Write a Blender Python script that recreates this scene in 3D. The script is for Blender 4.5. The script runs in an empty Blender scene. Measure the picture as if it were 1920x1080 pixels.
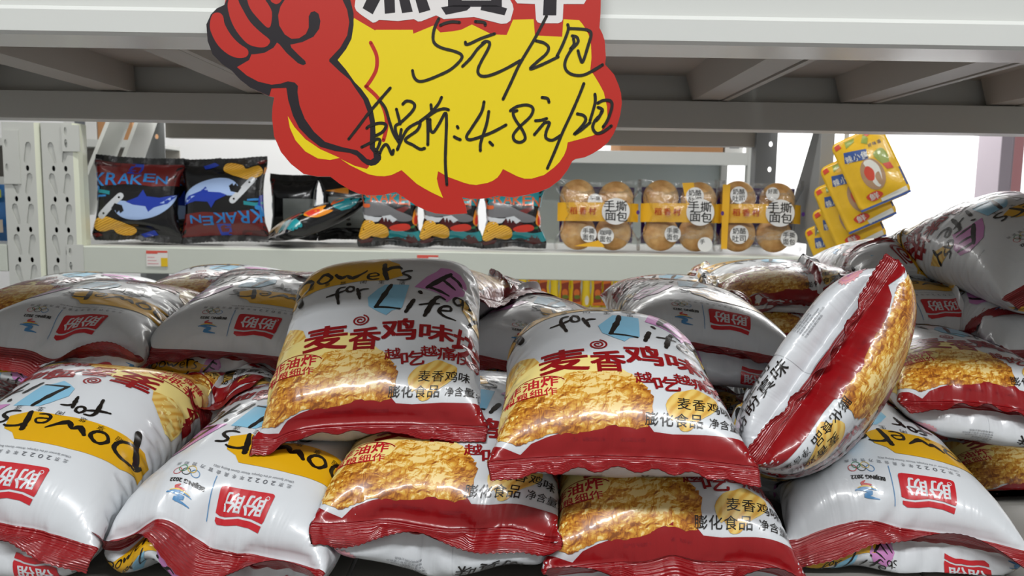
import bpy, bmesh, math, random
import numpy as np
from mathutils import Vector, Matrix
from mathutils.bvhtree import BVHTree
from mathutils.geometry import tessellate_polygon

C = bpy.context.scene.collection
scn = bpy.context.scene
def lin(h):
    h = h.lstrip('#'); v = [int(h[i:i+2], 16)/255 for i in (0, 2, 4)]
    return tuple((x/12.92 if x <= .04045 else ((x+.055)/1.055)**2.4) for x in v) + (1.0,)

# ------------------------------------------------------------------ camera, world, lights, exposure
CAM_POS = np.array([0.0, 0.0, 1.3])
PITCH, ROLL = math.radians(6.3), 0.0162
FWD = np.array([0, math.cos(PITCH), -math.sin(PITCH)])
_r0 = np.array([1.0, 0, 0]); _u0 = np.array([0, math.sin(PITCH), math.cos(PITCH)])
RIGHT = math.cos(ROLL)*_r0 + math.sin(ROLL)*_u0
UP = -math.sin(ROLL)*_r0 + math.cos(ROLL)*_u0
cam = bpy.data.cameras.new('camera'); cam.sensor_width = 36; cam.lens = 27.75
cam.clip_start = .02
cam_ob = bpy.data.objects.new('camera', cam); C.objects.link(cam_ob)
M = Matrix.Identity(4)
for i in range(3):
    M[i][0], M[i][1], M[i][2], M[i][3] = RIGHT[i], UP[i], -FWD[i], CAM_POS[i]
cam_ob.matrix_world = M
cam.dof.use_dof = True; cam.dof.focus_distance = .56; cam.dof.aperture_fstop = 20.0
scn.camera = cam_ob

w = bpy.data.worlds.new('world'); scn.world = w; w.use_nodes = True
w.node_tree.nodes['Background'].inputs[0].default_value = (1.0, .98, .93, 1)
w.node_tree.nodes['Background'].inputs[1].default_value = .33

def area(name, loc, size, energy, col=(1, .97, .92), aim=None, spread=math.pi):
    l = bpy.data.lights.new(name, 'AREA'); l.shape = 'RECTANGLE'; l.size, l.size_y = size
    l.energy = energy; l.color = col; l.spread = spread
    o = bpy.data.objects.new(name, l); C.objects.link(o); o.location = loc
    if aim is not None:
        d = Vector(aim) - Vector(loc); o.rotation_euler = d.to_track_quat('-Z', 'Y').to_euler()
    return o
# ceiling strip lamps of the shop, one row per aisle
area('ceiling_lamp', (-.75, -.75, 2.85), (1.2, .14), 31, (.985, .995, 1))
area('ceiling_lamp', (.75, -.75, 2.85), (1.2, .14), 31, (.985, .995, 1))
area('ceiling_lamp', (-.3, 1.5, 2.85), (2.4, .14), 30, (1, .98, .93))
area('ceiling_lamp', (0, 4.3, 2.9), (5.5, .4), 72, (1, .99, .96))
area('ceiling_lamp', (2.6, 4.3, 2.9), (2.0, .5), 130, (1, 1, 1))

scn.view_settings.view_transform = 'Standard'; scn.view_settings.look = 'None'
scn.view_settings.gamma = 1.0; scn.view_settings.use_curve_mapping = False
scn.view_settings.exposure = 0.0
scn.cycles.use_denoising = True
scn.cycles.max_bounces = 8; scn.cycles.transparent_max_bounces = 16
scn.cycles.caustics_reflective = False; scn.cycles.caustics_refractive = False

# ------------------------------------------------------------------ helpers
def tag(o, label, cat, group=None):
    o['label'] = label; o['category'] = cat
    if group: o['group'] = group
    return o
def structure(o):
    o['kind'] = 'structure'; return o
def empty(name, loc=(0, 0, 0)):
    o = bpy.data.objects.new(name, None); C.objects.link(o); o.location = loc
    o.empty_display_size = .05
    return o
def link_mesh(name, me, parent=None):
    o = bpy.data.objects.new(name, me); C.objects.link(o)
    if parent is not None: o.parent = parent
    return o
def mesh_from(name, verts, faces, mats, midx=None, smooth=False):
    me = bpy.data.meshes.new(name)
    me.from_pydata([tuple(v) for v in verts], [], [tuple(f) for f in faces])
    for m in mats: me.materials.append(m)
    if midx is not None: me.polygons.foreach_set('material_index', np.asarray(midx, dtype=np.int32))
    me.polygons.foreach_set('use_smooth', np.full(len(me.polygons), smooth))
    me.update()
    return me
def bm_obj(name, bm, mats, parent=None, smooth=False):
    me = bpy.data.meshes.new(name); bm.normal_update(); bm.to_mesh(me); bm.free()
    for m in (mats if isinstance(mats, (list, tuple)) else [mats]): me.materials.append(m)
    if smooth: me.polygons.foreach_set('use_smooth', np.ones(len(me.polygons), dtype=bool))
    return link_mesh(name, me, parent)
def add_box(bm, lo, hi, bevel=0, mi=0):
    r = bmesh.ops.create_cube(bm, size=1)
    vs = r['verts']
    for v in vs:
        v.co = Vector([(lo[i]+hi[i])/2 + v.co[i]*(hi[i]-lo[i]) for i in range(3)])
    fs = list({f for v in vs for f in v.link_faces})
    for f in fs: f.material_index = mi
    if bevel:
        es = list({e for v in vs for e in v.link_edges})
        bmesh.ops.bevel(bm, geom=es, offset=bevel, segments=2, affect='EDGES', profile=.6)
def add_prism(bm, prof, axis, a, b, mi=0):
    """closed profile (2-D points) swept along an axis from a to b"""
    n = len(prof)
    def P(p, t):
        return {0: (t, p[0], p[1]), 1: (p[0], t, p[1]), 2: (p[0], p[1], t)}[axis]
    A = [bm.verts.new(P(p, a)) for p in prof]; B = [bm.verts.new(P(p, b)) for p in prof]
    fs = []
    for i in range(n):
        fs.append(bm.faces.new((A[i], A[(i+1) % n], B[(i+1) % n], B[i])))
    tri = tessellate_polygon([[Vector((p[0], p[1], 0)) for p in prof]])
    for t in tri:
        fs.append(bm.faces.new([A[i] for i in t])); fs.append(bm.faces.new([B[i] for i in reversed(t)]))
    for f in fs: f.material_index = mi
    bmesh.ops.recalc_face_normals(bm, faces=fs)
def catmull(pts, n=6, closed=False):
    P = np.asarray(pts, float); out = []
    m = len(P)
    rng = range(m if closed else m-1)
    for i in rng:
        g = (lambda k: P[k % m]) if closed else (lambda k: P[min(max(k, 0), m-1)])
        p0, p1, p2, p3 = g(i-1), g(i), g(i+1), g(i+2)
        for k in range(n):
            t = k/n
            out.append(.5*((2*p1)+(-p0+p2)*t+(2*p0-5*p1+4*p2-p3)*t*t+(-p0+3*p1-3*p2+p3)*t**3))
    if not closed: out.append(P[-1])
    return np.array(out)

# ------------------------------------------------------------------ materials
def principled(name, col, rough=.4, metal=0, spec=.5, coat=0, coat_rough=.1, trans=0, alpha=1):
    m = bpy.data.materials.new(name); m.use_nodes = True
    b = m.node_tree.nodes['Principled BSDF']
    b.inputs['Base Color'].default_value = lin(col) if isinstance(col, str) else tuple(col)
    b.inputs['Roughness'].default_value = rough; b.inputs['Metallic'].default_value = metal
    b.inputs['Specular IOR Level'].default_value = spec
    b.inputs['Coat Weight'].default_value = coat; b.inputs['Coat Roughness'].default_value = coat_rough
    b.inputs['Transmission Weight'].default_value = trans; b.inputs['Alpha'].default_value = alpha
    return m
def nodes(m):
    nt = m.node_tree; return nt, nt.nodes, nt.links, nt.nodes['Principled BSDF']
def nn(nt, t, **kw):
    n = nt.nodes.new(t)
    for k, v in kw.items():
        if k.startswith('i_'):
            n.inputs[k[2:].replace('_', ' ')].default_value = v
        else: setattr(n, k, v)
    return n
def crinkle(m, strength=.25, scale=24, fine=True):
    """fine crumple of plastic film as bump"""
    nt, N, L, b = nodes(m)
    tc = nn(nt, 'ShaderNodeTexCoord')
    no = nn(nt, 'ShaderNodeTexNoise', i_Scale=scale*.6, i_Detail=3.0, i_Roughness=.55, i_Distortion=.8)
    vo = nn(nt, 'ShaderNodeTexVoronoi', feature='SMOOTH_F1', i_Scale=scale, i_Smoothness=.25)
    wv = nn(nt, 'ShaderNodeTexNoise', i_Scale=scale*5, i_Detail=2.0)
    L.new(tc.outputs['Object'], no.inputs['Vector'])
    mx = nn(nt, 'ShaderNodeVectorMath', operation='ADD')
    sc = nn(nt, 'ShaderNodeVectorMath', operation='SCALE'); sc.inputs['Scale'].default_value = .03
    L.new(no.outputs['Color'], sc.inputs[0]); L.new(sc.outputs[0], mx.inputs[0]); L.new(tc.outputs['Object'], mx.inputs[1])
    L.new(mx.outputs[0], vo.inputs['Vector']); L.new(tc.outputs['Object'], wv.inputs['Vector'])
    a1 = nn(nt, 'ShaderNodeMath', operation='MULTIPLY_ADD'); a1.inputs[1].default_value = .9
    L.new(vo.outputs['Distance'], a1.inputs[0]); L.new(no.outputs['Fac'], a1.inputs[2])
    a2 = nn(nt, 'ShaderNodeMath', operation='MULTIPLY_ADD'); a2.inputs[1].default_value = .06 if fine else 0
    L.new(wv.outputs['Fac'], a2.inputs[0]); L.new(a1.outputs[0], a2.inputs[2])
    # gathers running into the two end seals, in the print's own coordinates
    uv = nn(nt, 'ShaderNodeUVMap'); mp = nn(nt, 'ShaderNodeMapping'); mp.inputs['Scale'].default_value = (95, 9, 1)
    gn = nn(nt, 'ShaderNodeTexNoise', i_Scale=1.0, i_Detail=2.0, i_Distortion=.5); L.new(uv.outputs[0], mp.inputs[0]); L.new(mp.outputs[0], gn.inputs['Vector'])
    sp = nn(nt, 'ShaderNodeSeparateXYZ'); L.new(uv.outputs[0], sp.inputs[0])
    c1 = nn(nt, 'ShaderNodeMath', operation='SUBTRACT'); c1.inputs[1].default_value = .1275; L.new(sp.outputs['Y'], c1.inputs[0])
    c2 = nn(nt, 'ShaderNodeMath', operation='ABSOLUTE'); L.new(c1.outputs[0], c2.inputs[0])
    mr = nn(nt, 'ShaderNodeMapRange'); mr.inputs['From Min'].default_value = .055; mr.inputs['From Max'].default_value = .115; mr.inputs['To Max'].default_value = 1.5; L.new(c2.outputs[0], mr.inputs['Value'])
    a3 = nn(nt, 'ShaderNodeMath', operation='MULTIPLY_ADD'); L.new(gn.outputs['Fac'], a3.inputs[0]); L.new(mr.outputs[0], a3.inputs[1]); L.new(a2.outputs[0], a3.inputs[2])
    # long sharp fold lines: creased noise
    rn = nn(nt, 'ShaderNodeTexNoise', i_Scale=scale*.42, i_Detail=1.0, i_Distortion=.35); L.new(tc.outputs['Object'], rn.inputs['Vector'])
    r1 = nn(nt, 'ShaderNodeMath', operation='SUBTRACT'); r1.inputs[1].default_value = .5; L.new(rn.outputs['Fac'], r1.inputs[0])
    r2 = nn(nt, 'ShaderNodeMath', operation='ABSOLUTE'); L.new(r1.outputs[0], r2.inputs[0])
    a4 = nn(nt, 'ShaderNodeMath', operation='MULTIPLY_ADD'); a4.inputs[1].default_value = 3.2; L.new(r2.outputs[0], a4.inputs[0]); L.new(a3.outputs[0], a4.inputs[2])
    bp = nn(nt, 'ShaderNodeBump', i_Strength=strength, i_Distance=.006)
    L.new(a4.outputs[0], bp.inputs['Height']); L.new(bp.outputs['Normal'], b.inputs['Normal'])
    L.new(bp.outputs['Normal'], b.inputs['Coat Normal'])
    return m, bp
def film(name, col, rough=.28, strength=.2):
    m = principled(name, col, rough=rough, spec=.5, coat=.28, coat_rough=.05)
    crinkle(m, strength); return m
def seal_film(name, col, strength=.5, period=.0016):
    m = principled(name, col, rough=.3, spec=.6, coat=.5, coat_rough=.08)
    m, bp = crinkle(m, .3, 55)
    nt, N, L, b = nodes(m)
    uv = nn(nt, 'ShaderNodeUVMap'); sp = nn(nt, 'ShaderNodeSeparateXYZ'); L.new(uv.outputs[0], sp.inputs[0])
    mu = nn(nt, 'ShaderNodeMath', operation='MULTIPLY'); mu.inputs[1].default_value = 2*math.pi/period
    L.new(sp.outputs['Y'], mu.inputs[0])
    si = nn(nt, 'ShaderNodeMath', operation='SINE'); L.new(mu.outputs[0], si.inputs[0])
    b2 = nn(nt, 'ShaderNodeBump', i_Strength=strength, i_Distance=.0005)
    L.new(si.outputs[0], b2.inputs['Height']); L.new(bp.outputs['Normal'], b2.inputs['Normal'])
    L.new(b2.outputs['Normal'], b.inputs['Normal']); L.new(b2.outputs['Normal'], b.inputs['Coat Normal'])
    return m
def ramp(nt, stops):
    r = nn(nt, 'ShaderNodeValToRGB'); e = r.color_ramp.elements
    while len(e) < len(stops): e.new(.5)
    for k, (p, c) in enumerate(stops): e[k].position = p; e[k].color = lin(c)
    return r
def printed_photo(name, kind):
    """printed picture of fried food: crumbs and ridges from noise over the print's own coordinates"""
    m = principled(name, '#c98a2a', rough=.3, spec=.6, coat=.35, coat_rough=.07); crinkle(m, .2)
    nt, N, L, b = nodes(m)
    uv = nn(nt, 'ShaderNodeUVMap')
    if kind == 'chicken':
        def field(off):
            mp = nn(nt, 'ShaderNodeMapping'); mp.inputs['Location'].default_value = off; L.new(uv.outputs[0], mp.inputs[0])
            no = nn(nt, 'ShaderNodeTexNoise', i_Scale=120.0, i_Detail=4.0, i_Roughness=.6, i_Distortion=.9); L.new(mp.outputs[0], no.inputs['Vector'])
            ds = nn(nt, 'ShaderNodeVectorMath', operation='SCALE'); ds.inputs['Scale'].default_value = .009; L.new(no.outputs['Color'], ds.inputs[0])
            ad = nn(nt, 'ShaderNodeVectorMath', operation='ADD'); L.new(ds.outputs[0], ad.inputs[0]); L.new(mp.outputs[0], ad.inputs[1])
            vo = nn(nt, 'ShaderNodeTexVoronoi', i_Scale=210.0, feature='F1'); L.new(ad.outputs[0], vo.inputs['Vector'])
            m1 = nn(nt, 'ShaderNodeMath', operation='MULTIPLY_ADD'); m1.inputs[1].default_value = -.6
            L.new(vo.outputs['Distance'], m1.inputs[0]); L.new(no.outputs['Fac'], m1.inputs[2]); return m1, vo
        (f0, v0), (f1, v1) = field((0, 0, 0)), field((.0005, -.0008, 0))
        df = nn(nt, 'ShaderNodeMath', operation='SUBTRACT'); L.new(f0.outputs[0], df.inputs[0]); L.new(f1.outputs[0], df.inputs[1])
        n2 = nn(nt, 'ShaderNodeTexNoise', i_Scale=30.0, i_Detail=2.0, i_Distortion=.6); L.new(uv.outputs[0], n2.inputs['Vector'])
        m2 = nn(nt, 'ShaderNodeMath', operation='MULTIPLY_ADD'); m2.inputs[1].default_value = .95; L.new(df.outputs[0], m2.inputs[0]); L.new(n2.outputs['Fac'], m2.inputs[2])
        m4 = nn(nt, 'ShaderNodeMath', operation='MULTIPLY_ADD'); m4.inputs[1].default_value = .35; L.new(f0.outputs[0], m4.inputs[0]); L.new(m2.outputs[0], m4.inputs[2])
        cs = nn(nt, 'ShaderNodeSeparateColor'); L.new(v0.outputs['Color'], cs.inputs[0])
        m5 = nn(nt, 'ShaderNodeMath', operation='MULTIPLY_ADD'); m5.inputs[1].default_value = .22; L.new(cs.outputs[0], m5.inputs[0]); L.new(m4.outputs[0], m5.inputs[2])
        sp = nn(nt, 'ShaderNodeSeparateXYZ'); L.new(uv.outputs[0], sp.inputs[0])
        m3 = nn(nt, 'ShaderNodeMath', operation='MULTIPLY_ADD'); m3.inputs[1].default_value = 3.6
        L.new(sp.outputs['Y'], m3.inputs[0]); L.new(m5.outputs[0], m3.inputs[2])
        r = ramp(nt, [(.52, '#85480e'), (.66, '#b06a1a'), (.80, '#cb8d2b'), (.92, '#ddae47'), (1.0, '#edd28c')])
        L.new(m3.outputs[0], r.inputs[0]); L.new(r.outputs[0], b.inputs['Base Color'])
    else:
        wv = nn(nt, 'ShaderNodeTexWave', i_Scale=55.0, i_Distortion=2.5, i_Detail=2.0, i_Detail_Scale=1.2)
        mp = nn(nt, 'ShaderNodeMapping'); mp.inputs['Rotation'].default_value = (0, 0, .6 if kind == 'chip' else 1.1)
        L.new(uv.outputs[0], mp.inputs[0]); L.new(mp.outputs[0], wv.inputs['Vector'])
        r = ramp(nt, [(.1, '#d6a445'), (.4, '#e0b858'), (.85, '#e8c870')] if kind == 'chip' else
                     [(.1, '#c98a12'), (.5, '#efae2a'), (.9, '#f6c64a')])
        L.new(wv.outputs['Fac'], r.inputs[0]); L.new(r.outputs[0], b.inputs['Base Color'])
    return m
def painted(name, col, rough=.45, strength=.03):
    m = principled(name, col, rough=rough, spec=.45)
    nt, N, L, b = nodes(m)
    tc = nn(nt, 'ShaderNodeTexCoord'); no = nn(nt, 'ShaderNodeTexNoise', i_Scale=420.0, i_Detail=2.0)
    n2 = nn(nt, 'ShaderNodeTexNoise', i_Scale=7.0, i_Detail=3.0)
    L.new(tc.outputs['Object'], no.inputs['Vector']); L.new(tc.outputs['Object'], n2.inputs['Vector'])
    bp = nn(nt, 'ShaderNodeBump', i_Strength=strength, i_Distance=.001); L.new(no.outputs['Fac'], bp.inputs['Height'])
    L.new(bp.outputs['Normal'], b.inputs['Normal'])
    mr = nn(nt, 'ShaderNodeMapRange'); mr.inputs['To Min'].default_value = rough-.08; mr.inputs['To Max'].default_value = rough+.08
    L.new(n2.outputs['Fac'], mr.inputs['Value']); L.new(mr.outputs[0], b.inputs['Roughness'])
    return m

MAT = {}
for n, c in dict(white='#d3d7db', red='#8e0d14', dark_red='#8e1620', yellow='#d9a512', pink='#c784bd', blue='#86bfdc',
                 black='#17130f', pale='#efdc8c', grey='#6d7076', logo_red='#c0202a', ring_blue='#4a86b8', ring_green='#3d8a55',
                 ring_black='#3a3a3a', ring_yellow='#d8b54a', ring_red='#c34a4a', stamp='#dfa3a8').items():
    MAT[n] = film('film_'+n, c)
MAT['seal'] = seal_film('film_seal_red', '#8e0d14')
MAT['chicken'] = printed_photo('film_chicken', 'chicken')
MAT['chip'] = printed_photo('film_chip', 'chip')
# ------------------------------------------------------------------ flat print artwork (millimetres), later laid on curved film
_TXT = {}
def text_mesh(body, bold=0.0):
    """outline lettering as triangles, normalised to a unit box; returns points and triangles"""
    key = (body, bold)
    if key in _TXT: return _TXT[key]
    cu = bpy.data.curves.new('lettering', 'FONT'); cu.body = body; cu.size = 1; cu.fill_mode = 'FRONT'
    cu.offset = bold; cu.resolution_u = 3
    o = bpy.data.objects.new('lettering', cu); C.objects.link(o)
    dg = bpy.context.evaluated_depsgraph_get(); dg.update()
    me = bpy.data.meshes.new_from_object(o.evaluated_get(dg))
    n = len(me.vertices); V = np.zeros(n*3); me.vertices.foreach_get('co', V); V = V.reshape(-1, 3)[:, :2]
    me.calc_loop_triangles()
    T = np.zeros(len(me.loop_triangles)*3, dtype=np.int32); me.loop_triangles.foreach_get('vertices', T)
    bpy.data.objects.remove(o); bpy.data.curves.remove(cu); bpy.data.meshes.remove(me)
    if n:
        lo, hi = V.min(0), V.max(0); asp = (hi[0]-lo[0])/max(hi[1]-lo[1], 1e-6)
        V = (V-lo)/np.maximum(hi-lo, 1e-6)
    else: asp = 1
    _TXT[key] = (V, T.reshape(-1, 3), asp); return _TXT[key]

class Art:
    def __init__(self, xf=None):
        self.V = []; self.T = []; self.m = []; self.z = []; self.n = 0; self.xf = xf or (lambda p: p)
    def raw(self, V, T, mat, layer):
        V = np.array([self.xf(p) for p in V], float) if len(V) else V
        V = np.asarray(V, float)
        self.V.append(V); self.T.append(np.asarray(T, int)+self.n); self.m += [mat]*len(T); self.z.append(np.full(len(V), float(layer)))
        self.n += len(V)
    def poly(self, pts, mat, layer=1, smooth=0):
        if smooth: pts = catmull(pts, smooth, True)
        tri = tessellate_polygon([[Vector((p[0], p[1], 0)) for p in pts]])
        self.raw(pts, tri, mat, layer)
    def ellipse(self, cx, cy, rx, ry, mat, layer=1, n=28, rot=0):
        t = np.linspace(0, 2*math.pi, n, endpoint=False); c, s = math.cos(rot), math.sin(rot)
        self.poly([(cx+rx*math.cos(a)*c-ry*math.sin(a)*s, cy+rx*math.cos(a)*s+ry*math.sin(a)*c) for a in t], mat, layer)
    def stroke(self, pts, wid, mat, layer=2, smooth=5, closed=False, rough=0, seed=0):
        """brush stroke: a ribbon with round ends; wid one width or one per point"""
        P = np.asarray(pts, float)
        W = np.asarray(wid, float)*np.ones(len(P))
        if smooth and len(P) > 2:
            Q = catmull(np.c_[P, W], smooth, closed)
        else: Q = np.c_[P, W]
        if closed: Q = np.vstack([Q, Q[:1]])
        P, W = Q[:, :2], np.maximum(Q[:, 2], .05)
        if rough:
            rg = np.random.RandomState(seed); W = W*(1+rough*(rg.rand(len(W))-.5))
        d = np.gradient(P, axis=0); d /= np.linalg.norm(d, axis=1)[:, None]+1e-9
        nrm = np.c_[-d[:, 1], d[:, 0]]
        L = P+nrm*W[:, None]/2; R = P-nrm*W[:, None]/2; k = len(P)
        V = np.vstack([L, R]); T = []
        for i in range(k-1): T += [(i, k+i, k+i+1), (i, k+i+1, i+1)]
        self.raw(V, T, mat, layer)
        if not closed:
            for e in (0, k-1):
                a = np.linspace(0, 2*math.pi, 9)[:-1]
                self.raw(np.c_[P[e, 0]+np.cos(a)*W[e]/2, P[e, 1]+np.sin(a)*W[e]/2], [(0, i, i+1) for i in range(1, 7)], mat, layer)
    def ring(self, cx, cy, rx, ry, wd, mat, layer=2, n=26, rot=0):
        t = np.linspace(0, 2*math.pi, n, endpoint=False); c, s = math.cos(rot), math.sin(rot)
        self.stroke([(cx+rx*math.cos(a)*c-ry*math.sin(a)*s, cy+rx*math.cos(a)*s+ry*math.sin(a)*c) for a in t], wd, mat, layer, smooth=0, closed=True)
    def text(self, body, x0, y0, x1, y1, mat, layer=3, bold=0.0, rot=0, shear=0):
        """lettering fitted in a box, turned about the box centre"""
        V, T, asp = text_mesh(body)
        if not len(V): return
        if bold > .006:   # heavier weight: the outline set several times, a hair apart
            b = bold*.62; n0 = len(V)
            offs = [(b, b), (b, -b), (-b, b), (-b, -b)] + ([(0, 0)] if b > .02 else [])
            V = np.vstack([(V-.5)*(1-2*b)+.5+np.array(o) for o in offs]); T = np.vstack([T+n0*k for k in range(len(offs))])
        P = np.c_[x0+V[:, 0]*(x1-x0), y0+V[:, 1]*(y1-y0)]
        P[:, 0] += shear*(P[:, 1]-y0)
        if rot:
            c, s = math.cos(rot), math.sin(rot); o = np.array([(x0+x1)/2, (y0+y1)/2]); Q = P-o
            P = np.c_[Q[:, 0]*c-Q[:, 1]*s, Q[:, 0]*s+Q[:, 1]*c]+o
        self.raw(P, T, mat, layer)
    def textline(self, body, x, y, h, mat, layer=3, bold=0.0, rot=0):
        V, T, asp = text_mesh(body); self.text(body, x, y, x+h*asp, y+h, mat, layer, bold, rot)
    def finish(self, order, cell=None, box=None):
        """order: material names -> slot numbers; cell cuts long faces on a grid so that they can follow a curved film"""
        V = np.vstack(self.V); T = np.vstack(self.T); Z = np.concatenate(self.z)
        mi = np.array([order.index(m) for m in self.m])
        if cell:
            bm = bmesh.new()
            vs = [bm.verts.new((v[0], v[1], z)) for v, z in zip(V, Z)]
            for t, k in zip(T, mi):
                try: f = bm.faces.new([vs[i] for i in t]); f.material_index = int(k)
                except ValueError: pass
            lo, hi = V.min(0), V.max(0)
            for ax in (0, 1):
                k = math.ceil(lo[ax]/cell)*cell
                while k < hi[ax]:
                    fs = [f for f in bm.faces if min(v.co[ax] for v in f.verts) < k-1e-4 and max(v.co[ax] for v in f.verts) > k+1e-4]
                    if fs:
                        g = set(fs)
                        for f in fs: g.update(f.edges); g.update(f.verts)
                        no = [0, 0, 0]; no[ax] = 1; co = [0, 0, 0]; co[ax] = k
                        bmesh.ops.bisect_plane(bm, geom=list(g), dist=1e-5, plane_co=co, plane_no=no)
                    k += cell
            bmesh.ops.triangulate(bm, faces=[f for f in bm.faces if len(f.verts) > 3])
            bm.verts.ensure_lookup_table(); bm.verts.index_update()
            A = np.array([v.co[:] for v in bm.verts]); V, Z = A[:, :2], A[:, 2]
            T = np.array([[v.index for v in f.verts] for f in bm.faces]); mi = np.array([f.material_index for f in bm.faces])
            bm.free()
        a = V[T]; ar = (a[:, 1, 0]-a[:, 0, 0])*(a[:, 2, 1]-a[:, 0, 1])-(a[:, 1, 1]-a[:, 0, 1])*(a[:, 2, 0]-a[:, 0, 0])
        T = T.copy(); flip = ar < 0; T[flip] = T[flip][:, ::-1]
        T = T[np.abs(ar) > 1e-7]; mi = mi[np.abs(ar) > 1e-7]
        return V, Z, T, mi

# ------------------------------------------------------------------ inflated film bag: a small pressure simulation on a tube sealed at both ends
def inflate(W, H, nw, nv, seed, fill=.8, seal=3, sweeps=420, wave=(0, 1, 0), far_wave=(0, 1, 0), flat_back=None, bend=.12):
    """W,H flat size in metres; returns points [nv+1, 2nw, 3]: columns run left to right on the front and back again behind"""
    rg = np.random.RandomState(seed); N = 2*nw
    j = np.arange(N); xs = np.where(j <= nw, j, N-j)/nw*W-W/2
    fr = np.where(j <= nw, 1.0, -1.0); fr[0] = fr[nw] = 0
    ys = np.arange(nv+1)/nv*H-H/2
    P = np.zeros((nv+1, N, 3)); P[..., 0] = xs; P[..., 1] = ys[:, None]
    prof = np.sin(np.pi*(xs+W/2)/W)[None]*np.sin(np.pi*np.arange(nv+1)/nv)[:, None]
    P[..., 2] = fr[None]*prof*.018
    # low-frequency seeds for the creases
    for _ in range(10):
        kx, ky, ph = rg.uniform(-60, 60), rg.uniform(-40, 40), rg.uniform(0, 6.3, 2)
        P[..., 2] += .0011*np.sin(kx*P[..., 0]+ph[0])*np.sin(ky*P[..., 1]+ph[1])*np.sqrt(np.maximum(prof, 0))
    P += rg.normal(0, .0002, P.shape)
    du, dv = W/nw, H/nv; dd = math.hypot(du, dv)
    mir = (-j) % N
    V0 = fill*(W**3*(H/(math.pi*W)-.142*(1-10**(-H/W))))
    vel = np.zeros_like(P)
    def con(a, b, L, k, stretch_only=False):
        d = P[b]-P[a]; l = np.sqrt((d*d).sum(-1))+1e-9
        c = (l-L)/l*.5*k
        if stretch_only: c = np.maximum(c, c*.25)
        d *= c[..., None]; P[a] += d; P[b] -= d
    ev, od = np.arange(0, N, 2), np.arange(1, N, 2)
    g0 = np.array([q for q in range(N) if q % 4 in (0, 1)]); g1 = np.array([q for q in range(N) if q % 4 in (2, 3)])
    vb = [np.array([q for q in range(nv-1) if q % 4 in s]) for s in ((0, 1), (2, 3))]
    allc = slice(None)
    sw = np.cos(2*math.pi*wave[1]*(xs/W)+wave[2])*wave[0]; fw_ = np.cos(2*math.pi*far_wave[1]*(xs/W)+far_wave[2])*far_wave[0]
    for it in range(sweeps):
        # pressure
        tu = np.roll(P, -1, 1)-np.roll(P, 1, 1); tv = np.gradient(P, axis=0)
        nr = np.cross(tu, tv)
        vol = abs((P*nr).sum())/6*1.0
        ln = np.sqrt((nr*nr).sum(-1))[..., None]+1e-12
        p = np.clip(1-vol/V0, -.35, 1)*.0011
        vel = vel*.86+nr/ln*p
        s = min(1, it/120)
        vel[:seal+1, :, 2] += (sw*s)[None]*.00002; vel[-seal-1:, :, 2] += (fw_*s)[None]*.00002
        vel = np.clip(vel, -.002, .002)
        P += vel; O = P.copy()
        for _ in range(2):
            for r in (0, 1):
                rows = np.arange(r, nv, 2); con(rows, rows+1, dv, 1)
            for c in (ev, od): con((allc, c), (allc, (c+1) % N), du, 1)
            for r in (0, 1):
                rows = np.arange(r, nv, 2)
                for sh in (1, -1):
                    d = np.roll(P[rows+1], -sh, 1)-P[rows]; l = np.sqrt((d*d).sum(-1))+1e-9
                    d *= ((l-dd)/l*.5*.35)[..., None]; P[rows] += d; P[rows+1] -= np.roll(d, sh, 1)
            for g in (g0, g1): con((allc, g), (allc, (g+2) % N), 2*du, bend)
            for r in vb: con(r, r+2, 2*dv, bend)
            for sl in (slice(0, seal+1), slice(nv-seal, nv+1)):
                A = P[sl]; P[sl] = (A+A[:, mir])/2
        if flat_back is not None:
            P[..., 2] = np.maximum(P[..., 2], -flat_back)
        vel += (P-O)*.5
    # a hair of thickness in the seals
    for sl in (slice(0, seal+1), slice(nv-seal, nv+1)): P[sl, :, 2] += fr[None]*.00025
    return P

def spline(P, fi, fj):
    """smooth surface of the control grid at fractional row fi and column fj (columns wrap)"""
    nv, N = P.shape[0]-1, P.shape[1]
    fi = np.clip(fi, 0, nv-1e-6); i = np.floor(fi).astype(int); t = fi-i
    jj = np.floor(fj).astype(int); u = fj-jj
    def wt(t): return (-.5*t+t*t-.5*t**3, 1-2.5*t*t+1.5*t**3, .5*t+2*t*t-1.5*t**3, -.5*t*t+.5*t**3)
    wi, wj = wt(t), wt(u); out = 0
    for a in range(4):
        r = np.clip(i+a-1, 0, nv); s = 0
        for b in range(4): s = s+wj[b][..., None]*P[r, (jj+b-1) % N]
        out = out+wi[a][..., None]*s
    return out
def surf(P, fi, fj):
    e = .12
    p = spline(P, fi, fj)
    n = np.cross(spline(P, fi, fj+e)-spline(P, fi, fj-e), spline(P, np.minimum(fi+e, P.shape[0]-1), fj)-spline(P, np.maximum(fi-e, 0), fj))
    return p, n/(np.sqrt((n*n).sum(-1))[..., None]+1e-12)

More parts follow.
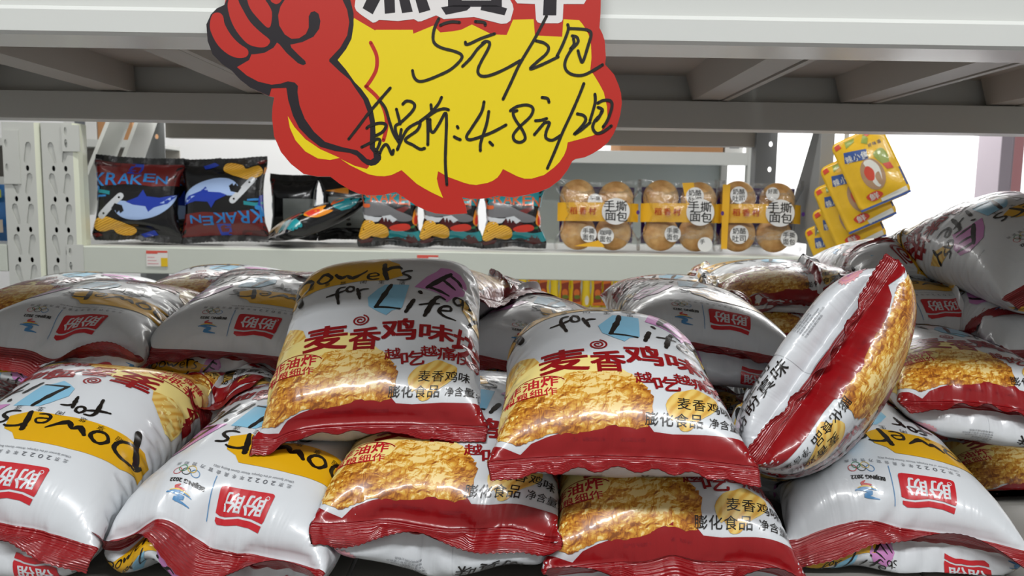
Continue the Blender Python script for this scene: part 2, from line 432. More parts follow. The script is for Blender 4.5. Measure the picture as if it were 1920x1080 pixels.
def skin_bag(name, P, size, art, order, mats, seal_rows, seal_art=None, up=2, base='white', seal_mat='seal', zig=.0009, lift=.0004, step=.00006, sealname='end_seal', parent=None, origin=None, psize=None):
    """mesh of the bag (body with its print) and its two end seals as children"""
    nv, N = P.shape[0]-1, P.shape[1]; nw = N//2; Wm, Hm = psize or size
    org = np.zeros(3) if origin is None else np.asarray(origin)
    def grid(r0, r1, zig0=False, zig1=False):
        R = np.arange(r0*up, r1*up+1); fi = np.repeat(R[:, None]/up, N*up, 1); fj = np.repeat((np.arange(N*up)/up)[None], len(R), 0)
        p, n = surf(P, fi, fj)
        if zig:
            for flag, row, nb in ((zig0, 0, 1), (zig1, -1, -2)):
                if flag:
                    d = p[row]-p[nb]; d /= np.sqrt((d*d).sum(-1))[:, None]+1e-9
                    k = (np.minimum(np.arange(N*up), N*up-np.arange(N*up)) % 2).astype(float)
                    p[row] += d*zig*k[:, None]
        m = len(R); q = N*up
        a = (np.arange(m-1)[:, None]*q+np.arange(q)[None]); b = (np.arange(m-1)[:, None]*q+(np.arange(q)[None]+1) % q)
        F = np.stack([a, b, b+q, a+q], -1).reshape(-1, 4)
        col = np.arange(q)/up
        uu = np.where(col <= nw, col/nw*Wm, Wm+(col-nw)/nw*Wm)
        uv = np.stack([np.repeat(uu[None], m, 0), np.repeat((R/up/nv*Hm)[:, None], q, 1)], -1)
        return p.reshape(-1, 3), n.reshape(-1, 3), F, uv.reshape(-1, 2)
    def build(nm, parts, ml, par):
        """parts: list of (verts, normals, faces, uv, material slot or array)"""
        V = np.vstack([a[0] for a in parts])-org; Nn = np.vstack([a[1] for a in parts]); UV = np.vstack([a[3] for a in parts])
        me = bpy.data.meshes.new(nm)
        off = 0; loops = []; starts = []; tot = []; mi = []; ls = 0
        for a in parts:
            F = a[2]; k = F.shape[1]
            loops.append((F+off).ravel()); starts.append(ls+np.arange(len(F))*k); tot.append(np.full(len(F), k)); ls += F.size
            mi.append(np.full(len(F), a[4]) if np.isscalar(a[4]) else a[4]); off += len(a[0])
        loops = np.concatenate(loops).astype(np.int32); starts = np.concatenate(starts).astype(np.int32); mi = np.concatenate(mi).astype(np.int32)
        me.vertices.add(len(V)); me.vertices.foreach_set('co', V.astype(np.float32).ravel())
        me.loops.add(len(loops)); me.loops.foreach_set('vertex_index', loops)
        me.polygons.add(len(starts)); me.polygons.foreach_set('loop_start', starts)
        me.polygons.foreach_set('material_index', mi); me.polygons.foreach_set('use_smooth', np.ones(len(starts), dtype=bool))
        u = me.uv_layers.new(name='print'); u.data.foreach_set('uv', UV[loops].astype(np.float32).ravel())
        for m in ml: me.materials.append(m)
        me.update(calc_edges=True); me.validate()
        me.normals_split_custom_set_from_vertices([tuple(v) for v in Nn])
        return link_mesh(nm, me, par)
    def lay(A):
        V, Z, T, m = A
        if len(V) == 0: return None
        fi = V[:, 1]/1000/Hm*nv; fj = np.where(V[:, 0] <= Wm*1000, V[:, 0]/1000/Wm*nw, nw+(V[:, 0]/1000-Wm)/Wm*nw)
        p, n = surf(P, fi, fj)
        return p+n*(lift+step*Z)[:, None], n, T, V/1000, m
    sr = seal_rows
    parts = [grid(sr, nv-sr)+(order.index(base),)]
    if art is not None: parts.append(lay(art))
    body = build(name, parts, [mats[k] for k in order], parent)
    for (r0, r1, z0, z1) in ((0, sr, True, False), (nv-sr, nv, False, True)):
        build(sealname, [grid(r0, r1, z0, z1)+(0,)], [mats[seal_mat]], body)
    # fin seam down the middle of the back, pressed flat to one side
    fi = np.linspace(sr, nv-sr, (nv-2*sr)*up+1); mj = nw*1.5; wj = nw*.06
    fj = np.array([mj-wj, mj-.5*wj, mj, mj+.5*wj, mj+wj]); lf = np.array([.0003, .0008, .0009, .0008, .0003])
    FI = np.repeat(fi[:, None], 5, 1); FJ = np.repeat(fj[None], len(fi), 0)
    p, n = surf(P, FI, FJ); p = p+n*lf[None, :, None]; m = len(fi)
    a = np.arange(m-1)[:, None]*5+np.arange(4)[None]
    F = np.stack([a, a+1, a+6, a+5], -1).reshape(-1, 4)
    uvs = np.stack([Wm+(FJ-nw)/nw*Wm, FI/nv*Hm], -1)
    build('back_seam', [(p.reshape(-1, 3), n.reshape(-1, 3), F, uvs.reshape(-1, 2), 0)], [mats[base]], body)
    return body
# ------------------------------------------------------------------ print of the crisp bag
BW, BH = .180, .264
PRINT = (.170, .255)   # the artwork's own size, stretched over the film
BAG_ORDER = ['white', 'red', 'dark_red', 'yellow', 'pink', 'blue', 'black', 'pale', 'grey', 'logo_red', 'ring_blue', 'ring_green',
             'ring_black', 'ring_yellow', 'ring_red', 'stamp', 'chicken', 'chip']
def front_xf(p):
    zx, zy = p; zy = zy+.09*(zx-550)
    xl = 185-(zy-140)*.17; xr = 1000+(zy-75)*.15
    x = 2+(zx-xl)/(xr-xl)*166
    y = np.interp(zy, [40, 75, 85, 240, 400, 430, 620, 830, 900, 1000], [190, 184, 181, 147, 113, 107, 71, 33, 22, 6])
    return (x, y)
def brush_words(A, S, mat, layer, k=1.0, skip=()):
    """hand-brushed words: Powers / for / Life / Easy"""
    q = dict(mat=mat, layer=layer, rough=.35)
    # P o w e r s
    A.stroke([S(206, 196), S(222, 235), S(250, 305)], [15*k, 22*k, 24*k], seed=1, **q)
    A.stroke([S(192, 216), S(212, 188), S(262, 168), S(300, 182), S(292, 220), S(250, 248), S(218, 252)], [8*k, 12*k, 11*k, 13*k, 12*k, 10*k, 7*k], seed=2, **q)
    A.stroke([S(345, 165), S(328, 190), S(345, 212), S(375, 205), S(388, 180), S(365, 162), S(345, 165)], [10*k, 11*k, 10*k, 11*k, 12*k, 10*k, 9*k], seed=3, **q)
    A.stroke([S(405, 168), S(432, 192), S(452, 176), S(478, 196), S(532, 152)], [9*k, 17*k, 10*k, 17*k, 6*k], seed=4, smooth=4, **q)
    A.stroke([S(545, 190), S(582, 182), S(572, 164), S(545, 172), S(542, 198), S(560, 208), S(586, 203)], [6*k, 7*k, 7*k, 9*k, 9*k, 8*k, 5*k], seed=5, **q)
    A.stroke([S(600, 128), S(608, 165), S(622, 207)], [14*k, 17*k, 13*k], seed=6, **q)
    A.stroke([S(604, 160), S(622, 140), S(655, 132), S(672, 136)], [8*k, 10*k, 9*k, 6*k], seed=7, **q)
    A.stroke([S(714, 142), S(690, 148), S(682, 164), S(706, 178), S(712, 194), S(690, 206), S(662, 206)], [7*k, 9*k, 9*k, 10*k, 10*k, 9*k, 5*k], seed=8, **q)
    # for
    A.stroke([S(452, 252), S(428, 258), S(420, 285), S(432, 352)], [6*k, 9*k, 12*k, 8*k], seed=9, **q)
    A.stroke([S(378, 304), S(420, 290), S(462, 268)], [7*k, 10*k, 6*k], seed=10, **q)
    A.stroke([S(470, 250), S(458, 268), S(470, 284), S(488, 276), S(486, 256), S(470, 250)], 8*k, seed=11, **q)
    A.stroke([S(504, 266), S(512, 295), S(520, 328)], [9*k, 12*k, 7*k], seed=12, **q)
    A.stroke([S(508, 288), S(524, 272), S(550, 268)], [6*k, 8*k, 5*k], seed=13, **q)
    # Life
    A.stroke([S(642, 242), S(622, 300), S(596, 366)], [12*k, 17*k, 12*k], seed=14, **q)
    A.stroke([S(592, 374), S(640, 374), S(692, 377)], [11*k, 9*k, 7*k], seed=15, **q)
    A.stroke([S(745, 322), S(733, 355), S(720, 392)], [13*k, 16*k, 10*k], seed=16, **q)
    A.stroke([S(764, 270), S(770, 278)], [14*k, 11*k], seed=17, **q)
    A.stroke([S(872, 290), S(845, 282), S(826, 312), S(812, 360), S(800, 402)], [7*k, 11*k, 16*k, 17*k, 10*k], seed=18, **q)
    A.stroke([S(772, 345), S(815, 330), S(852, 322)], [7*k, 9*k, 6*k], seed=19, **q)
    A.stroke([S(856, 358), S(902, 345), S(898, 322), S(868, 334), S(856, 362), S(884, 385), S(932, 388)], [7*k, 8*k, 9*k, 10*k, 11*k, 9*k, 4*k], seed=20, **q)
    # Easy
    A.stroke([S(874, 128), S(838, 178), S(790, 240)], [13*k, 22*k, 14*k], seed=21, **q)
    A.stroke([S(868, 136), S(905, 158), S(948, 192)], [10*k, 14*k, 8*k], seed=22, **q)
    A.stroke([S(842, 172), S(872, 194), S(905, 214)], [9*k, 13*k, 7*k], seed=23, **q)
    A.stroke([S(796, 236), S(838, 246), S(884, 262)], [9*k, 13*k, 7*k], seed=24, **q)
    A.stroke([S(946, 254), S(918, 256), S(908, 280), S(926, 298), S(946, 280), S(948, 258), S(956, 306)], [7*k, 9*k, 9*k, 9*k, 8*k, 8*k, 6*k], seed=25, **q)
    A.stroke([S(990, 236), S(968, 240), S(966, 256), S(988, 268), S(984, 286), S(962, 290)], [6*k, 8*k, 8*k, 8*k, 8*k, 5*k], seed=26, **q)
    A.stroke([S(988, 306), S(1008, 332)], [10*k, 7*k], seed=27, **q)
    A.stroke([S(1030, 296), S(1012, 330), S(1000, 376)], [9*k, 9*k, 6*k], seed=28, **q)

def logo(A, cx, cy, w_, h_, flip_band=False):
    """red tag with a wavy band and two white characters"""
    x0, y0 = cx-w_/2, cy-h_/2
    def X(u, v): return (x0+u*w_, y0+v*h_)
    A.poly([X(.0, .06), X(.02, .02), X(.06, 0), X(.92, 0), X(.98, .03), X(1, .1), X(1, .72), X(.9, .76), X(.75, .76), X(.5, .68), X(.25, .70), X(.02, .78), X(0, .7)], 'logo_red', 2)
    A.poly([X(.02, .84), X(.25, .76), X(.5, .74), X(.75, .82), X(.98, .82), X(.98, .92), X(.9, .99), X(.7, .96), X(.5, .9), X(.25, .92), X(.04, 1.0)], 'logo_red', 2)
    for k in (0, 1):
        A.text('盼', *X(.10+.41*k, .12), *X(.48+.41*k, .64), 'white', 3, bold=.028)
    A.ring(*X(.10, .15), .035*w_, .035*w_, .01*w_, 'white', 3, 12)

def olympic(A, cx, cy, s):
    for k, (dx, dy, c) in enumerate(((-2.2, .45, 'ring_blue'), (0, .45, 'ring_black'), (2.2, .45, 'ring_red'), (-1.1, -.5, 'ring_yellow'), (1.1, -.5, 'ring_green'))):
        A.ring(cx+dx*s, cy+dy*s, s, s, .17*s, c, 2+.2*k, 20)

def emblem(A, cx, cy, s):
    A.stroke([(cx-3*s, cy+2.2*s), (cx+1.0*s, cy+1.6*s), (cx-1.0*s, cy+.4*s), (cx+3.2*s, cy-.4*s)], [.3*s, 1.1*s, 1.0*s, .3*s], 'ring_blue', 2)
    A.stroke([(cx+3.4*s, cy-.2*s), (cx, cy-.9*s), (cx-3.2*s, cy-.3*s)], [.3*s, .8*s, .2*s], 'ring_blue', 2.2)
    A.stroke([(cx-2.6*s, cy-.8*s), (cx+.4*s, cy-1.4*s), (cx+2.6*s, cy-.9*s)], [.2*s, .5*s, .2*s], 'ring_yellow', 2.4)
    A.stroke([(cx-1.2*s, cy-1.8*s), (cx+1.2*s, cy-2.0*s), (cx+.2*s, cy-3.0*s)], [.5*s, .9*s, .3*s], 'ring_red', 2.2)

def jag(A, W, y_seal, pts, off=0):
    P = [(off, y_seal-1.5)]+[(off+W, y_seal-1.5)]+[(off+x, y) for x, y in reversed(pts)]
    A.poly(P, 'red', 1)

def inset(p):
    """keeps the picture a little in from the side folds"""
    x = p[0]
    if x > 170 or x < 0: return p
    r = abs(x-85); q = .92*r if r < 74 else .92*74+(r-74)*(85-.92*74)/11
    return (85+math.copysign(q, x-85), p[1])
def make_bag_art():
    A = Art(xf=inset); S = lambda *p: front_xf(p)
    T = lambda L: [S(*p) for p in L]
    # brush patches
    A.poly([(1, 170)]+T([(200, 168), (250, 130), (330, 112), (420, 98), (600, 85), (622, 108), (660, 120), (682, 178), (620, 212), (520, 216), (380, 240), (260, 262)])+[(8, 146), (1, 150)], 'yellow', 1)
    A.poly(T([(828, 114), (868, 108), (915, 116), (956, 165), (946, 230), (906, 258), (882, 302), (842, 262), (795, 250), (738, 245), (780, 172)]), 'pink', 1)
    A.poly(T([(618, 240), (716, 234), (702, 370), (662, 388), (640, 416), (600, 395), (562, 370), (553, 320), (590, 268)]), 'blue', 1)
    brush_words(A, S, 'black', 3, .26)
    for ch, x in zip('超享悠闲生活', (300, 372, 440, 525, 600, 685)):
        p = S(x, 225); A.text(ch, p[0]-2.4, p[1]-2.4, p[0]+2.4, p[1]+2.4, 'black', 4)
    # pale field with chips behind the fried piece, at the left edge
    A.poly([(1, 36), (1, 112), (7, 116), (14, 113)]+T([(250, 520), (330, 540), (480, 515), (560, 545), (640, 610), (600, 700), (300, 700)])+[(16, 40)], 'pale', 1)
    A.poly([(2, 92), (2, 110), (9, 115), (18, 110), (30, 101), (34, 92), (20, 86), (8, 86)], 'chip', 1.3)
    A.poly([(.5, 72), (.5, 90), (5, 88), (4, 82), (9, 80), (5, 74)], 'red', 1.6)
    A.poly([(-6, 84), (-6, 98), (0, 96), (4, 91), (1, 84)], 'red', 1.6)
    A.poly([(148, 138), (160, 134), (168, 124), (169, 108), (160, 112), (152, 124)], 'chip', 1.3)
    # fried piece and a loose chip
    rg = np.random.RandomState(5)
    ch = np.array(T([(84, 905), (88, 850), (120, 800), (160, 770), (212, 722), (262, 700), (330, 688), (372, 640), (410, 618), (520, 606), (640, 606), (690, 655), (716, 700), (712, 790), (662, 824), (560, 822), (470, 852), (382, 868), (300, 872), (222, 902), (150, 924)]))
    ch = catmull(ch, 5, True); ch += rg.normal(0, .55, ch.shape)
    A.poly(ch, 'chicken', 2)
    A.poly(T([(766, 724), (800, 672), (842, 652), (884, 630), (930, 640), (972, 655), (962, 712), (902, 762), (872, 800), (832, 806), (806, 770), (790, 776)]), 'chip', 2, smooth=3)
    # title
    def boxed(ch_, x0, y0, x1, y1, mat, ly, bold, rot=0):
        a, b = S(x0, y1), S(x1, y0); A.text(ch_, a[0], a[1], b[0], b[1], mat, ly, bold, rot)
    for c, b_, r in (('麦', (292, 468, 495, 622), .03), ('香', (492, 482, 630, 612), .0), ('鸡', (628, 425, 772, 556), .05), ('味', (790, 432, 932, 540), .0), ('块', (942, 425, 1062, 590), -.1)):
        boxed(c, *b_, 'red', 4, .038, r)
    t = np.linspace(0, 4.2*math.pi, 40); sp = S(535, 450)
    A.stroke([(sp[0]+(1.0+.42*a)*math.cos(a+.6), sp[1]+(1.0+.42*a)*.9*math.sin(a+.6)) for a in t], 1.25, 'red', 4, smooth=0)
    sp = S(1052, 600)
    A.stroke([(sp[0]+(.6+.3*a)*math.cos(-a), sp[1]+(.6+.45*a)*math.sin(-a)) for a in t[:34]], 1.2, 'red', 4, smooth=0)
    for c, b_, r in (('越', (652, 588, 722, 648), .1), ('吃', (726, 592, 822, 672), .12), ('越', (806, 560, 874, 622), .1), ('痛', (878, 552, 952, 628), .02), ('快', (956, 562, 1036, 636), -.06)):
        boxed(c, *b_, 'red', 5, .022, r)
    # badge
    c0 = S(250, 682)
    t = np.linspace(.35, 5.2, 26); A.stroke([(c0[0]+24*math.cos(a), c0[1]+9.6*math.sin(a)) for a in t], .8, 'red', 4, smooth=0)
    A.ellipse(c0[0], c0[1]-.5, 22, 8.6, 'pale', 3)
    for k, c in enumerate('非油炸'): A.text(c, c0[0]-18+12.6*k, c0[1]-2.2, c0[0]-6.4+12.6*k, c0[1]+8.2, 'logo_red', 5, .034)
    for k, c in enumerate('粗粮细作'): A.text(c, c0[0]-19+9.4*k, c0[1]-9.6, c0[0]-10.6+9.4*k, c0[1]-2.9, 'logo_red', 5, .024)
    # plain lettering at the lower right
    for k, c in enumerate('麦香鸡味'): A.text(c, 121+9.6*k, 46, 129.6+9.6*k, 54.6, 'black', 4, .008)
    for k, c in enumerate('膨化食品'): A.text(c, 100+9.6*k, 34.6, 108.6+9.6*k, 43.2, 'black', 4, .008)
    for k, c in enumerate('净含量'): A.text(c, 141.5+6.9*k, 35.6, 147.9+6.9*k, 42.2, 'black', 4, .006)
    A.textline(':105', 162.4, 36, 5.4, 'black', 4, .006); A.text('克', 175.5, 35.6, 181, 42, 'black', 4, .006)
    # torn-edged red band at the foot
    J = [(0, 24), (3, 26), (9, 21.5), (16, 17.8), (24, 24), (35, 27.5), (50, 31), (56, 30), (67, 32), (72, 35.5), (82, 34), (86, 36.5), (101, 36.5), (106, 31), (118, 30), (140, 31), (170, 31)]
    jag(A, 170, 17, J)
    A.textline('生产日期见封口处', 52, 24.5, 2.6, 'dark_red', 2, .01); A.textline('保质期见包装', 84, 24.5, 2.6, 'dark_red', 2, .01)
    # head of the bag: tag, games mark, small print
    logo(A, 70, 211, 38, 25)
    A.stroke([(94, 194), (94, 224)], .5, 'ring_blue', 2, smooth=0)
    olympic(A, 113, 197, 2.7)
    A.textline('BEIJING 2022', 98.5, 203.4, 3.9, 'black', 3, .012)
    emblem(A, 113, 216.5, 2.5)
    for k, c in enumerate('北京2022年冬奥会官方赞助商'): A.text(c, 44+5.4*k, 189.6, 47+5.4*k, 192.6, 'grey', 3, .006)
    A.textline('Official Sponsor of the Olympic Winter Games Beijing 2022', 44, 185.8, 2.1, 'grey', 3)
    A.textline('2021 Design', 142, 183, 2.2, 'grey', 3)
    # ---- back (x from 170 on, seen from behind left to right)
    O = 170
    for x0, c, P in ((12, 'yellow', [(0, 230), (12, 236), (34, 238), (52, 234), (50, 226), (34, 224), (14, 219), (0, 221)]),
                     (58, 'pink', [(0, 226), (4, 239), (14, 240), (18, 232), (13, 219), (4, 218)]), (38, 'blue', [(0, 214), (3, 224), (13, 225), (12, 212), (5, 207)])):
        A.poly([(O+x0+p[0], p[1]-2) for p in P], c, 1)
    def SB(zx, zy): return (O+12+(zx-190)*.082, 238-(zy-105)*.098)
    brush_words(A, SB, 'black', 3, .1)
    A.ring(O+86, 236, 2.4, 2.4, .4, 'black', 3, 16); A.textline('R', O+85, 234.6, 2.8, 'black', 3)
    logo(A, O+125, 222, 30, 20); olympic(A, O+158, 216, 1.9); A.textline('BEIJING 2022', O+148.5, 221.5, 2.6, 'black', 3, .012); emblem(A, O+158, 231, 1.7)
    for r, s_ in enumerate(('美食空间', '盼盼真味')):
        for k, c in enumerate(s_): A.text(c, O+14+13.5*k+5*r, 52-15*r-2.0*k, O+26+13.5*k+5*r, 64-15*r-2.0*k, 'black', 3, .012, rot=-.16, shear=.2)
    # rows of small print and the round stamp
    for r in range(13):
        s_ = ['产品名称:麦香鸡味块(膨化食品)', '产品类型:直接挤压型', '配料:玉米粉、大米粉、精炼植物油、', '白砂糖、食用盐、鸡肉粉、香辛料、', '麦芽糊精、食用香精、食品添加剂', '净含量:105克', '保质期:9个月', '贮存条件:置于阴凉干燥处',
              '生产日期:见封口处', '食用方法:开袋即食', '产品标准代号:GB/T22699', '致敏物质提示:含有小麦制品', '请勿食用袋内其它物品'][r]
        A.textline(s_, O+90, 66-2.75*r, 1.95, 'grey', 3, .004)
    t = np.linspace(0, 2*math.pi, 96, endpoint=False)
    A.poly([(O+146+(12+.8*math.cos(20*a))*math.cos(a), 40+(9.5+.7*math.cos(20*a))*math.sin(a)) for a in t], 'stamp', 1)
    A.ring(O+146, 40, 9.2, 7.2, .35, 'pink', 2); A.text('盼盼', O+141, 37.5, O+151, 42.5, 'pink', 2, .01)
    return A.finish(BAG_ORDER, cell=3.6)
# ------------------------------------------------------------------ setting: floor, walls, ceiling of the shop
M_WALL = painted('white_wall', '#eeeeee', .7); M_FLOOR = painted('floor_tile', '#8f9194', .3); M_CEIL = painted('ceiling_white', '#d8dadb', .8)
def slab(name, lo, hi, m):
    bm = bmesh.new(); add_box(bm, lo, hi); return structure(bm_obj(name, bm, m))
slab('floor', (-4.2, -2.2, -.1), (4.2, 5.3, 0), M_FLOOR)
slab('ceiling', (-4.2, -2.2, 3.1), (4.2, 5.3, 3.2), M_CEIL)
slab('wall_back', (-4.2, 5.2, 0), (4.2, 5.3, 3.1), M_WALL)
slab('wall_left', (-4.3, -2.2, 0), (-4.2, 5.3, 3.1), M_WALL)
slab('wall_right', (4.2, -2.2, 0), (4.3, 5.3, 3.1), M_WALL)
M_PINK = painted('pillar_pink', '#b57f82', .6); M_LILAC = painted('pillar_lilac', '#9b9199', .6)
bm = bmesh.new(); add_box(bm, (2.372, 3.9, 0), (2.43, 4.1, 3.1), .004)
add_box(bm, (2.43, 3.9, 0), (2.485, 4.1, 3.1), .004, mi=1)
structure(bm_obj('trim_1', bm, [M_LILAC, M_PINK]))

# ------------------------------------------------------------------ front shelving unit: the deck the crisps lie on and the shelf above
M_PAINT = painted('shelf_enamel', '#c3c4c0', .38); M_EDGE = painted('shelf_edge', '#d6d8d4', .22); M_IN = painted('shelf_underside', '#b5b0a8', .45)
M_DECK = painted('deck_grey', '#8b8984', .5)
M_SLOT_SHADE = painted('slot_shade', '#1d1e1f', .8)
unit = tag(empty('shelving_unit', (0, .76, 0)), 'pale grey steel shelving unit in front, holding the heap of crisp bags', 'shelf')
def part(name, bm, m, par=unit):
    o = bm_obj(name, bm, m, par); o.matrix_parent_inverse = Matrix.Translation(-Vector(par.location)); return o
def beam_profile(y_out, y_in, z0, zs, z1, step):
    """P-shaped shelf beam: protruding lower nose, set-back upper web; from outer face y_out to inner y_in"""
    s = 1 if y_in > y_out else -1
    return [(y_out, z0+.002), (y_out+s*.002, z0), (y_in, z0), (y_in, z0+.0025), (y_in-s*.003, zs), (y_in-s*step, zs), (y_in-s*step, z1), (y_out+s*.004, z1), (y_out+s*.004, zs+.003), (y_out, zs)]
XL, XR = -.93, .93
def shelf_level(z_bot, z_step, z_top, deck_hi, y0, y1, ribs, label):
    bm = bmesh.new(); add_prism(bm, beam_profile(y0, y0+.043, z_bot, z_bot+.0145, z_top, .028), 0, XL, XR); part('front_beam', bm, M_EDGE)
    bm = bmesh.new(); add_prism(bm, beam_profile(y1+.043, y1, z_bot, z_step, z_top, .024), 0, XL, XR); part('rear_beam', bm, M_PAINT)
    # deck panels side by side with a hair of gap
    xs = [-.926, -.501, -.1155, .3095, .7, .926]
    for a, b in zip(xs[:-1], xs[1:]):
        bm = bmesh.new(); add_box(bm, (a+.0012, y0+.006, deck_hi-.012), (b-.0012, y1+.036, deck_hi), .0015); part('deck_panel', bm, M_IN if ribs else M_DECK)
    for x in ribs:   # folded stiffener under the deck, with a turned lip on its right
        bm = bmesh.new()
        add_prism(bm, [(x-.030, z_top), (x-.020, z_step+.002), (x+.014, z_step+.002), (x+.014, z_step+.005), (x+.017, z_step+.005), (x+.017, z_step+.001), (x+.024, z_step+.001), (x+.022, z_top)], 1, y0+.046, y1+.012)
        part('deck_stiffener', bm, M_IN)
shelf_level(1.395, 1.4295, 1.4645, 1.476, .487, 1.02, [-.70, -.51, -.32, -.13, .057, .247, .437, .624, .81], 'upper')
shelf_level(.96, .99, 1.0165, 1.028, .487, 1.02, [], 'lower')
for x in (-.97, .93):
    for y in (.487, 1.02):
        bm = bmesh.new(); add_prism(bm, [(x, y), (x+.04, y), (x+.04, y+.043), (x, y+.043)], 2, 0, 1.9); part('post', bm, M_PAINT)

# ------------------------------------------------------------------ far shelving unit across the aisle
def plate_with_holes(bm, outer, holes, y0, y1, mi_side=0):
    """flat plate in x-z with through holes, thickness y0..y1"""
    loops = [outer]+holes
    flat = [p for l in loops for p in l]
    A = [bm.verts.new((p[0], y0, p[1])) for p in flat]; B = [bm.verts.new((p[0], y1, p[1])) for p in flat]
    for t in tessellate_polygon([[Vector((p[0], p[1], 0)) for p in l] for l in loops]):
        bm.faces.new([A[i] for i in t]); bm.faces.new([B[i] for i in t])
    k = 0
    for l in loops:
        n = len(l)
        for i in range(n): bm.faces.new((A[k+i], A[k+(i+1) % n], B[k+(i+1) % n], B[k+i]))
        k += n
    bmesh.ops.recalc_face_normals(bm, faces=bm.faces[:])
def oval(cx, cz, rx, rz, n=12): return [(cx+rx*math.cos(a), cz+rz*math.sin(a)) for a in np.linspace(0, 2*math.pi, n, endpoint=False)]
def keyhole(cx, cz, s, mir):
    P = [(-.010, .030), (-.004, .036), (.004, .034), (.008, .026), (.010, .010), (.014, -.012), (.016, -.030), (.012, -.036), (.006, -.033), (.000, -.016), (-.009, .004), (-.012, .018)]
    return [(cx+mir*p[0]*s, cz+p[1]*s) for p in P]
far = tag(empty('shelving_unit', (-.16, 2.25, 0)), 'white steel shelving unit across the aisle, with slotted posts at its left end', 'shelf')
M_POST = painted('post_enamel', '#c9cbc6', .4); M_POST_LIT = painted('post_lit_edge', '#dfe3cf', .35); M_GREY = painted('frame_grey', '#8b8d8e', .5); M_FARBEAM = painted('beam_enamel', '#c9cec4', .35)
def slotted_post(x0, x1, par, y=2.0, z1=1.475):
    w_ = x1-x0; xa, xb = x0+.26*w_, x0+.66*w_
    holes = []; key = []
    z = .90; k = 0
    while z < z1-.05:
        if z > .95:
            holes += [oval(xa+.004, z, .0045, .0075), oval(xb-.002, z, .0045, .0075)]
        zc = z+.0385
        if zc < z1-.05 and zc > .95: key += [keyhole(xa, zc, .75, 1), keyhole(xb+.001, zc, .75, -1)]
        z += .077
    bm = bmesh.new()
    plate_with_holes(bm, [(x0, .0), (x1-.013, .0), (x1-.013, z1), (x0, z1)], holes+key, y, y+.002)
    o = part('post', bm, M_POST, par)
    bm = bmesh.new()
    for kk in key:   # added pale plate behind each keyhole, standing in for its lit inside
        cx = sum(p[0] for p in kk)/len(kk); cz = sum(p[1] for p in kk)/len(kk)
        add_box(bm, (cx-.014, y+.004, cz-.03), (cx+.014, y+.006, cz+.03))
    p = part('lit_slot_plate', bm, M_POST, par)
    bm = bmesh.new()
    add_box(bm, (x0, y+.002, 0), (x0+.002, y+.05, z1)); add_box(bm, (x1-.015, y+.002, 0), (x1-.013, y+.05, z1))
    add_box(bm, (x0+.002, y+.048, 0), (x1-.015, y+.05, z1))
    part('post_sides', bm, M_SLOT_SHADE, par)  # near-black sides and back paint the shade inside the post
    bm = bmesh.new(); add_prism(bm, [(x1-.013, y), (x1-.002, y+.004), (x1, y+.02), (x1-.004, y+.05), (x1-.013, y+.05)], 2, 0, z1); part('post_lit_edge', bm, M_POST_LIT, par)  # paler enamel: side light on the flange put into its colour
slotted_post(-1.183, -1.092, far)
far2 = tag(empty('shelving_unit', (-1.6, 2.25, 0)), 'white shelving unit at the far left, only its right-hand slotted post in view', 'shelf')
slotted_post(-1.281, -1.187, far2)
# hook plates of the beams that grip the posts
def hook_plate(x0, x1, z0, z1, par):
    bm = bmesh.new(); plate_with_holes(bm, [(x0, z0), (x1, z0), (x1, z1), (x0, z1)], [oval((x0+x1)/2-.012, z0+.3*(z1-z0), .004, .011), oval((x0+x1)/2-.012, z0+.75*(z1-z0), .004, .011)], 1.9965, 1.9995)
    part('hook_plate', bm, M_POST, par)
hook_plate(-1.130, -1.088, 1.094, 1.172, far); hook_plate(-1.13, -1.086, 1.405, 1.47, far); hook_plate(-1.279, -1.238, 1.322, 1.455, far2)
bm = bmesh.new(); add_prism(bm, [(2.0, 1.103), (2.002, 1.101), (2.045, 1.101), (2.045, 1.169), (2.004, 1.169), (2.0, 1.166)], 0, -1.092, .765); part('front_beam', bm, M_FARBEAM, far)
bm = bmesh.new(); add_box(bm, (-1.09, 2.045, 1.150), (.79, 2.5, 1.169)); part('deck', bm, M_PAINT, far)
bm = bmesh.new(); add_box(bm, (-1.09, 2.5, 1.101), (.79, 2.54, 1.166), .002); part('rear_beam', bm, M_PAINT, far)
bm = bmesh.new(); add_box(bm, (-1.092, 2.0, 1.512), (.765, 2.045, 1.575), .002); part('front_beam', bm, M_PAINT, far)
bm = bmesh.new(); add_box(bm, (-1.09, 2.045, 1.545), (.79, 2.5, 1.56)); part('deck', bm, M_IN, far)
bm = bmesh.new(); add_box(bm, (-1.09, 2.5, 1.479), (.79, 2.54, 1.55), .002); part('rear_beam', bm, M_IN, far)
# right-hand end frame: front post seen almost edge-on, rear angle post with round holes, slanting brace plate
bm = bmesh.new(); add_box(bm, (.765, 2.0, 0), (.80, 2.06, 1.6), .002); part('post', bm, M_GREY, far)  # darker than the slotted posts: its backlit shade is put into the grey
def angle_post(x0, x1, y, par):
    bm = bmesh.new()
    plate_with_holes(bm, [(x0, 0), (x1, 0), (x1, 1.6), (x0, 1.6)], [oval((x0+x1)/2+.006, z, .006, .008) for z in np.arange(1.1, 1.56, .0775)], y, y+.003)
    add_box(bm, (x0-.012, y, 0), (x0, y+.05, 1.6))
    part('rear_post', bm, M_GREY, par)
angle_post(.762, .815, 2.48, far); angle_post(-1.19, -1.128, 2.58, far)
def brace(x, ya, za, yb, zb, wy, par):
    """slanting folded plate of an end frame in the y-z plane"""
    bm = bmesh.new(); add_prism(bm, [(ya, za), (ya+wy, za), (yb+wy, zb), (yb, zb)], 0, x-.012, x)
    add_prism(bm, [(ya+wy, za), (ya+wy+.02, za), (yb+wy+.02, zb), (yb+wy, zb)], 0, x-.03, x)
    part('brace', bm, M_POST, par)
